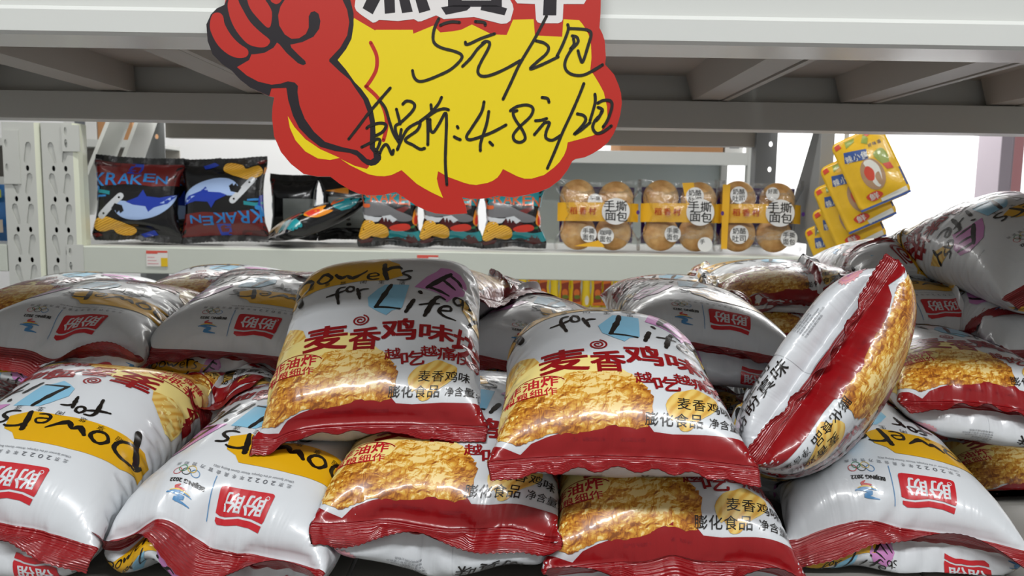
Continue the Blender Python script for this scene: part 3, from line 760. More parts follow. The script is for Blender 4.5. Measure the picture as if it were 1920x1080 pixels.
brace(-1.138, 2.20, 1.24, 2.46, 1.56, .10, far); brace(-1.225, 2.20, 1.24, 2.46, 1.56, .10, far2)
bm = bmesh.new(); add_prism(bm, [(2.06, 1.20), (2.26, 1.20), (2.055, 1.50), (2.03, 1.50)], 0, .768, .776); part('brace', bm, M_GREY, far)
for s, (x, z0, z1) in enumerate(((-1.6, 1.101, 1.169), (-1.6, 1.5, 1.56))):
    bm = bmesh.new(); add_box(bm, (-2.2, 2.0, z0), (-1.284, 2.045, z1), .002); part('front_beam', bm, M_FARBEAM, far2)
    bm = bmesh.new(); add_box(bm, (-2.2, 2.045, z1-.02), (-1.25, 2.5, z1)); part('deck', bm, M_PAINT, far2)
bm = bmesh.new(); add_box(bm, (-2.24, 2.0, 0), (-2.2, 2.05, 1.6)); part('post', bm, M_GREY, far2)

# third unit, further back, and a low rack at the left
third = tag(empty('shelving_unit', (.48, 3.5, 0)), 'white shelving unit furthest back, with a cardboard box on top and yellow pouches below', 'shelf')
M_BACKP = painted('back_panel', '#b9c2c2', .6)
for nme, lo, hi, m in (('front_beam', (-.06, 3.3, 1.461), (.966, 3.34, 1.513), M_EDGE), ('deck', (-.06, 3.34, 1.495), (.966, 3.75, 1.513), M_PAINT), ('back_panel', (-.06, 3.75, .83), (.966, 3.76, 1.50), M_BACKP),
                       ('post', (.966, 3.3, 0), (.996, 3.34, 1.75), M_EDGE), ('post', (.966, 3.72, 0), (.996, 3.76, 1.75), M_PAINT), ('post', (-.09, 3.3, 0), (-.06, 3.34, 1.75), M_EDGE), ('post', (-.09, 3.72, 0), (-.06, 3.76, 1.75), M_PAINT),
                       ('front_beam', (-.06, 3.3, .79), (.966, 3.34, .851), M_EDGE), ('deck', (-.06, 3.34, .835), (.966, 3.75, .851), M_PAINT)):
    bm = bmesh.new(); add_box(bm, lo, hi, .002); part(nme, bm, m, third)
rack = tag(empty('shelving_unit', (-2.0, 3.2, 0)), 'white shelving unit seen through the gap behind the left slotted posts', 'shelf')
for nme, lo, hi, m in (('front_beam', (-2.6, 3.0, 1.476), (-1.42, 3.04, 1.504), M_EDGE), ('deck', (-2.6, 3.04, 1.488), (-1.42, 3.4, 1.504), M_PAINT), ('post', (-1.42, 3.0, 0), (-1.38, 3.05, 1.49), M_GREY), ('post', (-2.64, 3.0, 0), (-2.6, 3.05, 1.9), M_GREY),
                       ('front_beam', (-2.6, 3.0, 1.30), (-1.42, 3.04, 1.36), M_EDGE), ('deck', (-2.6, 3.04, 1.34), (-1.42, 3.4, 1.355), M_PAINT), ('back_panel', (-2.6, 3.39, 1.355), (-1.42, 3.4, 1.488), M_IN)):
    bm = bmesh.new(); add_box(bm, lo, hi, .002); part(nme, bm, m, rack)

# ------------------------------------------------------------------ boxes on the far shelves
M_CARD = painted('cardboard', '#c08e62', .8); M_TAPE = painted('parcel_tape', '#b58a58', .3); M_WBOX = painted('white_box', '#e8e8e6', .6)
def carton(name, lo, hi, m, label, cat, extra=None, group=None):
    bm = bmesh.new(); add_box(bm, lo, hi, .003); o = bm_obj(name, bm, m); tag(o, label, cat, group)
    bm = bmesh.new(); cx = (lo[0]+hi[0])/2
    add_box(bm, (cx-.02, lo[1]-.0008, lo[2]+.02), (cx+.02, lo[1]-.0002, hi[2])); add_box(bm, (cx-.02, lo[1], hi[2]), (cx+.02, hi[1], hi[2]+.0008))
    bm_obj('tape' if m is M_CARD else 'label', bm, M_TAPE if m is M_CARD else MAT['grey'], o)
    return o
carton('cardboard_box', (.443, 3.35, 1.5136), (.875, 3.68, 1.72), M_CARD, 'brown cardboard box on top of the furthest shelf, right of the red sign', 'box')
carton('carton', (.885, 3.36, 1.5136), (.962, 3.6, 1.72), M_WBOX, 'white carton beside the cardboard box on the furthest shelf', 'box')
carton('carton', (-1.70, 3.02, 1.5046), (-1.575, 3.2, 1.66), M_WBOX, 'white carton with two dark dots, behind the top of the left slotted posts', 'box')
carton('cardboard_box', (-1.572, 3.02, 1.5046), (-1.44, 3.25, 1.68), M_CARD, 'brown cardboard box behind the slanted braces at the upper left', 'box')
# ------------------------------------------------------------------ price sign hanging from the upper shelf edge (drawn in its own units, 1 unit = .315 mm)
SU = .466/1480*1000     # millimetres per drawing unit
def sx(p): return ((p[0]-780)*SU, (200-p[1])*SU)
def make_sign():
    A = Art(xf=sx)
    card = [(1127, -20), (1122, -80), (1116, -130), (1040, -160), (960, -150), (880, -170), (800, -155), (720, -170), (650, -150), (560, -175), (470, -140), (430, -70),
            (425, -10), (420.6, 9.4), (407, 15.6), (395.6, 27), (387, 46), (389.4, 77), (398.8, 102), (417.5, 121), (435, 133), (451, 150), (469.6, 164.6), (505, 180.5), (514, 182.5), (511, 200),
            (510, 220), (513.7, 255), (526.7, 285), (545, 307), (569, 326), (595, 331), (619, 331), (636, 344), (656, 356), (672, 363), (690, 366), (715, 366), (742, 360), (757, 370), (781, 386), (800, 395), (816, 400), (843, 402.5), (876, 400),
            (873, 386), (866.5, 370), (880, 372.5), (898, 373), (915, 371), (933, 367), (960, 370), (985, 366), (1010, 360), (1030, 352), (1050, 337), (1064, 319), (1073, 302), (1079, 298), (1096, 295), (1111, 288), (1127, 278), (1140, 267), (1150, 252), (1157, 236), (1163, 215), (1166, 194), (1164.5, 175),
            (1160, 160), (1151.6, 140), (1143, 130), (1134.5, 121), (1136, 108), (1135, 93), (1134, 77), (1130, 64), (1124, 52), (1126, 25)]
    # card with thickness
    tri = tessellate_polygon([[Vector((p[0], p[1], 0)) for p in [sx(q) for q in card]]])
    A.raw(card, tri, 'red', 0)
    yel = [(664, 34), (703, 57), (705, 56), (774, 56), (775, 63.4), (812.5, 48), (825.6, 61), (847.5, 59), (865, 55.8), (884.7, 46), (922, 64.5), (950, 65.6), (962, 37), (1000.6, 36), (1003, 66.7), (1054, 69), (1056.5, 36), (1086, 38), (1092, 45), (1097, 52.5), (1104, 66), (1108, 83), (1109, 108), (1106.7, 131), (1115, 143), (1124, 158), (1132, 173),
           (1138, 200), (1139, 220), (1136, 233), (1127, 245), (1112, 254), (1094.6, 259), (1064.5, 267), (1062, 280), (1057.6, 291), (1049, 304), (1039, 314), (1020.5, 328), (997, 335), (983, 335), (969.6, 330.5), (943, 317), (938, 326), (932.6, 333), (924, 339), (914, 343), (893, 346.8), (880, 345.5), (867.8, 342), (840, 331.7), (821.4, 321), (819, 335), (822.6, 351), (830.7, 371), (808.7, 360.6), (795, 353), (781, 344.4), (753, 319), (734.6, 328), (721, 330.5), (706.9, 330), (692, 327), (679, 321), (656, 309.7), (638.6, 298), (665, 311), (688, 317), (692, 312), (690, 290), (650, 220), (625, 112), (650, 60)]
    A.poly(yel, 'yellow', 1)
    A.poly([(539.7, 218), (551.8, 238), (572.6, 261), (600, 279.6), (637, 296), (619, 300), (595.7, 297), (572.6, 284), (554, 263), (543.7, 240)], 'yellow', 1)
    A.stroke([(695, 80), (706, 104), (706, 128), (698, 146), (687, 162)], 7, 'red', 2); A.stroke([(686, 162), (708, 183), (721, 207), (725, 235), (719, 263)], 7, 'red', 2)
    blk = [(424.8, 0), (420.6, 9.4), (407, 15.6), (395.6, 27), (387, 46), (389.4, 77), (398.8, 102), (417.5, 121), (435, 133), (451, 150), (469.6, 164.6), (505, 180), (509, 165.6), (537, 164.6), (540.4, 187.5), (549.4, 217), (561, 240), (579.5, 259), (600, 275), (628, 283), (656, 286.6), (668.7, 292), (679, 303), (688, 309), (696, 311), (704, 309.5), (710, 305), (714.5, 299), (715, 293.5), (711.5, 284), (703, 276), (704.5, 254), (703, 226), (699, 205.6), (690.6, 184.7), (677, 166), (665, 154), (649, 131), (633, 112.5), (649, 92), (659, 73), (663, 48), (663, 25), (657, 0), (650, -30), (625, -80), (580, -115), (510, -122), (450, -80), (428, -30)]
    A.poly(blk, 'black', 2)
    f1 = [(398.8, 27), (411, 24), (418.5, 31), (421.7, 46), (434, 66.7), (448.8, 82), (463, 91.7), (466, 100), (461, 107), (446.7, 109), (428, 102), (409, 85), (396.7, 62.5), (393.5, 46)]
    f2 = [(429, -4), (427, 12.5), (433, 37.5), (444.6, 60), (463, 81), (480, 88), (496.7, 88.5), (505, 82), (505, 74), (488, 60), (469.6, 41.7), (457, 21), (445.6, -4), (440, -50), (430, -40)]
    f3 = [(463, -4), (469.6, 16.7), (484, 35), (498.8, 50), (505, 51.7), (508.5, 45), (510, 23), (503, 8), (496, -4), (480, -50), (458, -45)]
    f4 = [(506, -4), (513, 6), (521.7, 7), (530, -4), (540, -45), (500, -50)]
    for f in (f1, f2, f3, f4): A.poly(f, 'red', 3, smooth=3)
    hand = [(537, -5), (526, 12.5), (521.7, 29), (523.8, 48), (534, 64.6), (546.7, 73), (561, 72), (573.8, 63.5), (579, 52), (579, 31), (583, 23), (590, 21), (597.5, 26), (601, 39.6), (598.8, 54), (588, 69), (567.5, 79), (544.6, 84), (546.7, 89.6), (561, 104), (572.7, 114.6), (573.8, 120), (568.5, 122.5), (559, 118.8), (538, 100), (523.8, 83), (519.6, 80), (513, 89.6), (496.7, 99), (478, 102), (471.7, 102), (467.5, 112.5), (444.6, 126), (463, 141.7), (484, 153), (509, 159), (526, 157), (540, 152.5), (553, 155), (559, 161.5), (558, 173), (562, 198), (571.7, 223), (588.8, 247), (609.6, 266), (642, 276), (670, 282), (681, 291), (688, 298), (695, 300), (701, 296), (700, 286.6), (693, 278), (694, 254), (694, 231), (689.5, 210), (681, 187), (665, 164), (656, 150), (638, 135), (617.5, 115.6), (617.5, 111.5), (638, 89.6), (651, 66.7), (655, 41.7), (651, 18.75), (640, -5), (620, -35), (580, -50), (550, -40)]
    A.poly(hand, 'red', 3)
    # printed heading, cut off by its white rim
    A.poly([(665, 12), (668, 20), (676, 27), (699, 42.7), (704, 42), (711, 37.5), (746.7, 39.6), (776, 36), (784, 40.5), (790, 40), (818, 29), (832, 36), (889, 32), (940, 45), (950, 44), (957, 39), (963, 17.5), (961, 8), (955, -3), (955, -140), (650, -140), (668, -10)], 'white', 3)
    A.poly([(963, -3), (970, 6.5), (1003, 7.7), (1005, 37), (1008, 42), (1014, 43.75), (1046.6, 43.75), (1053, 41), (1055, 37), (1056.5, 7.7), (1094.7, 7.7), (1101, -3), (1101, -140), (955, -140)], 'white', 3)
    for q in ([(680, 15.6), (699, 27), (714, -2), (690, -6)], [(720, -4), (740, -4), (741, 24), (721.7, 26)], [(747.7, -4), (767, -4), (774, 22), (754, 25)], [(778, -4), (799, -4), (807, 19), (786, 25)],
              [(840, -10), (941, -10), (941, 13), (840, 13)], [(827, 14), (850, 10), (880, 10), (882, 14), (875, 20), (836, 28)], [(901, 19), (903, 10), (930, 10), (951, 16), (946, 29)],
              [(1020, -12), (1044, -12), (1043, 29), (1018, 29)], [(968, -12), (1095, -12), (1095, -6), (968, -6)], [(968, -70), (1095, -70), (1095, -60), (968, -60)], [(968, -70), (980, -70), (980, -8), (968, -8)], [(1084, -70), (1095, -70), (1095, -8), (1084, -8)], [(1020, -110), (1044, -110), (1044, -10), (1020, -10)]):
        A.poly(q, 'black', 4)
    A.poly([(866, -3), (921, -3), (921, 1), (866, 1)], 'white', 5)
    a_ = sx((690, -12)); b_ = sx((800, -118)); A2 = Art(); A2.text('執', a_[0], a_[1], b_[0], b_[1], 'black', 4, .03)
    a_ = sx((836, -12)); b_ = sx((945, -118)); A2.text('売', a_[0], a_[1], b_[0], b_[1], 'black', 4, .03)
    # marker handwriting
    c4 = lambda L: [(760+x/4.571, y/4.571) for x, y in L]; c5 = lambda L: [(660+x/5.4, 150+y/5.4) for x, y in L]; c6 = lambda L: [(840+x/4.32, 150+y/4.32) for x, y in L]
    ink = [c4([(288, 160), (255, 230), (238, 310), (250, 370), (310, 410), (420, 440), (480, 470), (475, 515), (390, 595), (280, 650), (170, 692), (110, 695), (75, 660), (62, 605)]), c4([(300, 218), (340, 200), (400, 188), (465, 192)]),
           c4([(600, 185), (660, 190), (682, 198), (685, 215)]), c4([(515, 362), (522, 382), (560, 372), (650, 330), (765, 290)]), c4([(680, 365), (620, 420), (560, 500), (490, 570)]), c4([(660, 372), (690, 355), (722, 368), (710, 420), (650, 530), (622, 600), (635, 642), (680, 655), (760, 635), (870, 585), (985, 520)]),
           c4([(1210, 140), (1110, 330), (980, 550), (905, 710), (838, 850)]), c4([(1118, 350), (1190, 370), (1228, 410), (1205, 465), (1130, 530), (1070, 592), (1170, 555), (1310, 488)]),
           c4([(1392, 212), (1395, 260), (1350, 380), (1298, 485)]), c4([(1395, 245), (1480, 248), (1560, 258), (1592, 290), (1570, 380), (1520, 530), (1495, 490), (1480, 435)]), c4([(1430, 308), (1470, 320), (1478, 365), (1420, 430), (1380, 500), (1366, 560), (1385, 610), (1440, 642), (1520, 645), (1600, 610), (1690, 555)]), c4([(1440, 330), (1445, 380), (1415, 420)]),
           [(732, 165), (712, 188), (690, 214), (672, 238), (654, 261)], c5([(285, 215), (340, 290), (380, 420), (420, 540), (480, 640)]), c5([(150, 490), (180, 465), (260, 440), (320, 440), (346, 465), (310, 525), (240, 565)]), c5([(100, 680), (180, 640), (250, 600), (285, 610), (270, 670), (240, 730)]), c5([(280, 750), (300, 700), (335, 655), (365, 670), (405, 755), (420, 710)]),
           c5([(450, 295), (470, 370), (488, 445)]), c5([(515, 245), (550, 215), (605, 222), (636, 262), (600, 330), (495, 430), (440, 470), (455, 560), (490, 610)]), c5([(500, 500), (490, 560), (480, 610)]), c5([(460, 705), (500, 610), (560, 500), (640, 445), (690, 432), (660, 510), (540, 605), (620, 660), (690, 700), (735, 692)]),
           c5([(908, 175), (870, 250), (790, 340), (690, 420)]), c5([(800, 250), (805, 300)]), c5([(750, 385), (850, 315), (930, 292), (978, 302)]), c5([(765, 390), (770, 520), (768, 655)]), c5([(790, 400), (795, 500), (825, 528), (880, 450), (945, 335), (957, 420), (950, 650), (946, 850), (961, 1060)]), c5([(1066, 470), (1074, 486)]), c5([(1035, 575), (1065, 592), (1096, 604)]),
           c5([(1337, 222), (1310, 330), (1210, 490), (1160, 572), (1190, 605), (1290, 580), (1430, 525), (1560, 455)]), c5([(1385, 320), (1362, 450), (1305, 630), (1300, 715)]), c5([(1395, 630), (1425, 660)]),
           c6([(505, 250), (560, 215), (640, 203), (688, 230), (668, 295), (580, 380), (530, 445), (540, 490), (585, 505), (625, 475), (605, 410), (545, 320), (528, 265), (560, 248)]), c6([(762, 142), (805, 150), (818, 180)]), c6([(708, 330), (760, 325), (800, 312)]), c6([(782, 345), (740, 395), (700, 442)]), c6([(790, 345), (822, 348), (795, 420), (795, 470), (845, 488), (910, 450)]),
           c6([(1100, 30), (1065, 120), (1000, 270), (930, 420), (860, 590), (805, 715)]), c6([(1048, 275), (1098, 288), (1115, 325), (1080, 380), (1022, 440), (1085, 400), (1150, 345)]), c6([(1190, 115), (1190, 190), (1150, 330)]), c6([(1212, 188), (1262, 165), (1318, 172), (1326, 225), (1292, 325), (1256, 380)]), c6([(1215, 222), (1250, 240), (1235, 280), (1190, 330), (1172, 385), (1200, 430), (1255, 420), (1322, 372)]), c6([(1245, 250), (1225, 300), (1200, 330)])]
    for k, L in enumerate(ink):
        A.stroke(L, 5.6, 'ink', 6+.02*k, smooth=6, rough=.12, seed=k)
    order = ['red', 'yellow', 'black', 'white', 'ink', 'edge']
    V, Z, T, mi = A.finish(order); V2, Z2, T2, m2 = A2.finish(order)
    V = np.vstack([V, V2]); T = np.vstack([T, T2+len(Z)]); Z = np.concatenate([Z, Z2]); mi = np.concatenate([mi, m2])
    co = np.c_[V, .06*Z]/1000
    n0 = len(co); E = np.array([sx(q) for q in card]); n = len(E)
    back = np.c_[E, np.full(n, -.9)]/1000; front = np.c_[E, np.zeros(n)]/1000
    verts = np.vstack([co, back, front]).tolist(); faces = T.tolist(); mats = mi.tolist()
    for t in tri: faces.append([n0+t[0], n0+t[1], n0+t[2]]); mats.append(3)
    for i in range(n): j = (i+1) % n; faces.append([n0+i, n0+j, n0+n+j, n0+n+i]); mats.append(5)
    ml = [principled('sign_red', '#b5251a', .42, spec=.35), principled('sign_yellow', '#e2c90e', .42, spec=.35), principled('sign_black', '#1c161c', .42, spec=.35), principled('sign_white', '#dcd8d6', .42, spec=.35), principled('marker_ink', '#16130d', .35), principled('card_edge', '#d8c9c6', .6)]
    o = link_mesh('price_sign', mesh_from('price_sign', verts, faces, ml, mats))
    tag(o, 'red and yellow burst-shaped card sign with a red hand and handwritten prices', 'sign')
    Mx = Matrix.Identity(4); t = .466
    c = CAM_POS+FWD*t+RIGHT*((780-960)/1480*t)+UP*((540-200)/1480*t)
    for i in range(3): Mx[i][0], Mx[i][1], Mx[i][2], Mx[i][3] = RIGHT[i], UP[i], -FWD[i], c[i]
    o.matrix_world = Mx
make_sign()
# ------------------------------------------------------------------ goods on the far shelves
FZ = 1.1698
KM = {}
for n, c in dict(kblack='#0b0b0e', kblue='#2a7fc4', kdeep='#1c3aa8', kred='#6a1a18', kpale='#a9c3ee', kteal='#1f8a94', korange='#d8602a', kgrey='#6f6f72', kwhite='#cfd3d8', kmaroon='#4a1416', kflame='#e08a1e', kchili='#d23a2a', kpanel='#8d9391', kgreen='#2f6b3c').items():
    KM[n] = film('film_'+n, c, .2, .16)
KM['kchip'] = printed_photo('film_crinkle_chip', 'ripple'); KM['kseal'] = seal_film('film_seal_black', '#101013', .5, .003)
K_ORDER = list(k for k in KM if k != 'kseal')
def art_blue(W, H):
    A = Art(xf=lambda p: (p[0]*W*1000, p[1]*H*1000))
    A.poly([(.0, .66), (.2, .63), (.45, .66), (.7, .64), (1, .67), (1, .93), (0, .93)], 'kred', 1)
    A.poly([(.4, .78), (.56, .78), (.55, .93), (.42, .93)], 'kdeep', 1.5); A.poly([(.0, .45), (.07, .47), (.1, .62), (.04, .7), (0, .7)], 'kdeep', 1.5)
    A.poly([(0, .53), (.12, .55), (.24, .53), (.24, .57), (.1, .59), (0, .57)], 'kteal', 1.2); A.poly([(0, .49), (.2, .51), (.2, .53), (0, .52)], 'kblue', 1.2)
    for k, c in enumerate('KRAKEN'):
        x = .05+.135*k; y = .66-.015*abs(2.5-k)+.05*(k > 3)
        A.text(c, x, y, x+.125, y+.15-.012*k, 'kblue', 3, .022)
    A.stroke([(.03, .68), (.05, .62), (.10, .60)], .025, 'kblue', 3)
    # hammer-headed fish
    A.poly([(.30, .36), (.40, .28), (.56, .27), (.74, .32), (.88, .42), (.97, .56), (.90, .54), (.78, .46), (.62, .42), (.46, .46), (.34, .46)], 'kpale', 2, smooth=4)
    A.poly([(.42, .46), (.55, .52), (.60, .60), (.64, .53), (.78, .52), (.97, .57), (.86, .46), (.72, .41), (.66, .36), (.63, .42), (.5, .43)], 'kdeep', 2.3)
    A.stroke([(.15, .30), (.25, .41), (.36, .52)], .075, 'kwhite', 2.6); A.ellipse(.175, .325, .012, .012, 'kblack', 3); A.ellipse(.345, .505, .012, .012, 'kblack', 3)
    A.poly([(.26, .38), (.30, .44), (.38, .42), (.40, .36), (.36, .33), (.35, .36), (.32, .33), (.31, .36)], 'kblack', 3)
    A.poly([(.08, .13), (.04, .2), (.10, .27), (.20, .29), (.30, .26), (.40, .22), (.50, .13), (.47, .06), (.38, .05), (.28, .08), (.24, .13), (.14, .11)], 'kchip', 2, smooth=4)
    A.poly([(0, .08), (.08, .10), (.12, .06), (.04, .04), (0, .05)], 'kred', 2); A.poly([(0, .2), (.03, .22), (.03, .14), (0, .13)], 'kflame', 2)
    A.poly([(.55, .07), (.70, .14), (.74, .08), (.6, .04)], 'kdeep', 1); A.poly([(.02, .94), (.3, .93), (.3, .87), (.05, .86)], 'kmaroon', 2)
    A.poly([(1.2, .2), (1.8, .2), (1.8, .62), (1.2, .62)], 'kpanel', 1)
    return A.finish(K_ORDER, cell=14)
def art_shoe(W, H):
    A = Art(xf=lambda p: (p[0]*W*1000, p[1]*H*1000))
    A.poly([(.2, .62), (.5, .64), (.95, .60), (1, .8), (.8, .94), (.55, .9), (.1, .92), (.02, .7)], 'kteal', 1, smooth=3)
    A.poly([(.05, .8), (.3, .92), (.45, .86), (.2, .74)], 'kgrey', 1.4)
    for k, c in enumerate('KRAKEN'):
        x = .08+.14*k; y = .64-.01*k+.05*(k == 0); A.text(c, x, y, x+.13, y+.15-.004*k, 'korange', 3, .022)
    A.stroke([(.09, .66), (.12, .59), (.2, .58)], .03, 'korange', 3)
    # grey toothed shoe-shaped fish head
    A.poly([(.08, .56), (.14, .62), (.22, .66), (.40, .62), (.62, .52), (.80, .46), (.84, .42), (.78, .38), (.62, .38), (.45, .44), (.30, .44), (.12, .46)], 'kgrey', 2, smooth=4)
    A.poly([(.08, .52), (.12, .42), (.22, .36), (.34, .37), (.40, .44), (.52, .46), (.62, .40), (.55, .36), (.48, .42), (.40, .43), (.30, .43), (.12, .46)], 'kwhite', 2.4)
    A.poly([(.40, .43), (.43, .39), (.46, .42), (.49, .37), (.52, .41), (.55, .35), (.60, .38), (.66, .36), (.52, .28), (.38, .27), (.34, .33)], 'kmaroon', 2.6)
    for x in (.43, .48, .53, .58): A.poly([(x-.02, .43-.5*(x-.43)*.3), (x+.02, .43-.5*(x-.43)*.3), (x, .37)], 'kwhite', 3)
    A.poly([(.50, .29), (.58, .33), (.72, .35), (.80, .33), (.80, .28), (.70, .25), (.56, .25)], 'kchili', 3, smooth=3); A.poly([(.80, .31), (.88, .33), (.86, .29), (.8, .29)], 'kgreen', 3)
    A.poly([(.84, .44), (.88, .55), (.92, .50), (.97, .58), (.98, .46), (.96, .38), (.90, .32), (.84, .36)], 'kflame', 3, smooth=3); A.poly([(.86, .42), (.90, .48), (.95, .44), (.93, .35), (.86, .34)], 'kchili', 3.2)
    A.poly([(.04, .16), (.06, .28), (.14, .38), (.26, .38), (.30, .30), (.24, .18), (.12, .12)], 'kchip', 3, smooth=3); A.poly([(.20, .22), (.26, .32), (.38, .34), (.48, .28), (.48, .16), (.40, .11), (.30, .14), (.22, .18)], 'kchip', 3.3, smooth=3)
    A.poly([(.02, .1), (.12, .14), (.26, .12), (.22, .06), (.06, .05)], 'kmaroon', 2)
    for d in (0, .045, .09): A.stroke([(.50, .22-d), (.62, .25-d), (.76, .21-d), (.98, .23-d)], .03, 'kteal', 2)
    A.poly([(.66, .09), (.76, .2), (.86, .2), (.94, .08), (.8, .05)], 'kmaroon', 3)
    A.poly([(.5, .5), (.74, .58), (.80, .56), (.7, .49)], 'kred', 1.6)
    A.poly([(1.2, .2), (1.8, .2), (1.8, .62), (1.2, .62)], 'kpanel', 1); A.poly([(1.15, .70), (1.5, .76), (1.5, .66)], 'kflame', 1); A.poly([(1.25, .50), (1.36, .60), (1.6, .58), (1.55, .44), (1.35, .42)], 'kchip', 2, smooth=3)
    return A.finish(K_ORDER, cell=14)
def soft_pack(name, P, size, art, order, mats, base, seal_mat, M4, label, cat, group, seal_rows=2, zig=.0012, floor=None):
    R = np.array(M4.to_3x3()); t = np.array(M4.translation)
    Wp = P@R.T+t
    if floor is not None: Wp = Wp+np.array([0, 0, floor+.003-Wp[..., 2].min()])
    org = Wp.reshape(-1, 3).mean(0); org[2] = Wp[..., 2].min()
    o = skin_bag(name, Wp, size, art, order, mats, seal_rows, base=base, seal_mat=seal_mat, zig=zig, origin=org, lift=.0009, step=.0002)
    o.location = org; return tag(o, label, cat, group)
def standing(x, y, lean, yaw, spin=0, roll=0):
    """pack with its front to the viewer (-y): local x right, local y up, local z to the viewer"""
    return Matrix.Translation((x, y, 1.3))@Matrix.Rotation(yaw, 4, 'Z')@Matrix.Rotation(math.pi/2-lean, 4, 'X')@Matrix.Rotation(spin, 4, 'Y')@Matrix.Rotation(roll, 4, 'Z')
KW, KH = .235, .235
PB = [inflate(KW, KH, 22, 24, 60+k, fill=.62, seal=2, sweeps=260, wave=(.5, 1, k)) for k in range(2)]
SW_, SH_ = .178, .195
PS = [inflate(SW_, SH_, 18, 24, 70+k, fill=.72, seal=2, sweeps=260, wave=(.4, 1, k)) for k in range(2)]
ab, as_ = art_blue(KW, KH), art_shoe(SW_, SH_)
GK = 'black chip bags on the far shelf'
for k, (P, m, lab) in enumerate((
        (PB[0], standing(-.985, 2.085, .10, .04, 0, -.03), 'black and blue chip bag printed with a hammerhead shark, leftmost on the far shelf'),
        (PB[1], standing(-.918, 2.19, .06, .0, 0, .02), 'black and blue chip bag half hidden behind the leftmost one'),
        (PB[1], standing(-.762, 2.095, .12, -.03, 0, math.pi+.04), 'black and blue chip bag standing upside down, its yellow crisp at the top'))):
    soft_pack('chip_bag', P, (KW, KH), ab, K_ORDER, KM, 'kblack', 'kseal', m, lab, 'chip bag', GK, floor=FZ)
for k, (P, m, lab) in enumerate((
        (PS[0], standing(-.325, 2.10, .10, .03, 0, .0), 'black and teal shark chip bag, left one of the three under the red sign'),
        (PS[1], standing(-.165, 2.10, .10, .0, 0, .0), 'black and teal shark chip bag, middle one of the three under the red sign'),
        (PS[0], standing(.000, 2.10, .12, -.04, 0, .02), 'black and teal shark chip bag, right one of three, beside the round breads'))):
    soft_pack('chip_bag', P, (SW_, SH_), as_, K_ORDER, KM, 'kblack', 'kseal', m, lab, 'chip bag', GK, floor=FZ)
PL = inflate(.25, .29, 20, 26, 81, fill=.62, seal=2, sweeps=260); al = art_shoe(.25, .29)
soft_pack('chip_bag', PL, (.25, .29), al, K_ORDER, KM, 'kblack', 'kseal', Matrix.Translation((-.54, 2.16, 1.22))@Matrix.Rotation(-1.0, 4, 'Z')@Matrix.Rotation(.38, 4, 'X')@Matrix.Rotation(-.12, 4, 'Y'), 'black and teal chip bag lying flat on the far shelf, its crisp print in front', 'chip bag', GK, floor=FZ)
soft_pack('chip_bag', PB[0], (KW*.9, KH), ab, K_ORDER, KM, 'kblack', 'kseal', standing(-.655, 2.37, .05, .0, math.pi, 0)@Matrix.Diagonal((.62, .88, 1, 1)), 'black chip bag turned backwards with a grey panel, behind the lying chip bag', 'chip bag', GK, floor=FZ)
soft_pack('chip_bag', PS[1], (SW_, SH_), as_, K_ORDER, KM, 'kblack', 'kseal', standing(-.485, 2.36, .04, .0, math.pi, 0)@Matrix.Diagonal((1.1, 1.12, 1, 1)), 'dark chip bag turned backwards under the lower left edge of the red sign', 'chip bag', GK, floor=FZ)

# bread packs: round breads in clear bags with a yellow paper band
M_BREAD = principled('bread_crust', '#c9954f', .6)
nt, N_, L_, b_ = nodes(M_BREAD)
tc = nn(nt, 'ShaderNodeTexCoord'); no = nn(nt, 'ShaderNodeTexNoise', i_Scale=28.0, i_Detail=4.0); L_.new(tc.outputs['Object'], no.inputs['Vector'])
r_ = ramp(nt, [(.3, '#b07a3c'), (.55, '#d1a468'), (.75, '#e2c08c')]); L_.new(no.outputs['Fac'], r_.inputs[0]); L_.new(r_.outputs[0], b_.inputs['Base Color'])
def clear_film(name, tint='#ffffff', gl=.07, rough=.1):
    m = bpy.data.materials.new(name); m.use_nodes = True; nt = m.node_tree; nt.nodes.clear()
    out = nn(nt, 'ShaderNodeOutputMaterial'); tr = nn(nt, 'ShaderNodeBsdfTransparent'); gs = nn(nt, 'ShaderNodeBsdfGlossy', i_Roughness=rough); mx = nn(nt, 'ShaderNodeMixShader'); fr = nn(nt, 'ShaderNodeLayerWeight', i_Blend=.25)
    tr.inputs[0].default_value = lin(tint)
    tc = nn(nt, 'ShaderNodeTexCoord'); no = nn(nt, 'ShaderNodeTexNoise', i_Scale=40.0, i_Detail=3.0, i_Distortion=1.0); bp = nn(nt, 'ShaderNodeBump', i_Strength=.7, i_Distance=.01)
    nt.links.new(tc.outputs['Object'], no.inputs['Vector']); nt.links.new(no.outputs['Fac'], bp.inputs['Height']); nt.links.new(bp.outputs['Normal'], gs.inputs['Normal']); nt.links.new(bp.outputs['Normal'], fr.inputs['Normal'])
    ma = nn(nt, 'ShaderNodeMath', operation='MULTIPLY_ADD'); ma.inputs[1].default_value = .4; ma.inputs[2].default_value = gl
    nt.links.new(fr.outputs['Fresnel'], ma.inputs[0]); nt.links.new(ma.outputs[0], mx.inputs[0]); nt.links.new(tr.outputs[0], mx.inputs[1]); nt.links.new(gs.outputs[0], mx.inputs[2]); nt.links.new(mx.outputs[0], out.inputs[0])
    return m
M_CLEAR = clear_film('clear_film')
M_VIOLET = principled('violet_film', '#4a2374', .3, coat=.3); M_BAND = principled('yellow_paper', '#e0a91a', .5); M_LABW = principled('label_white', '#dcdcda', .5); M_INK = principled('label_ink', '#23221f', .5); M_REDINK = principled('label_red', '#c6401e', .5)
BREAD_P = inflate(.215, .215, 16, 16, 91, fill=.9, seal=1, sweeps=220)
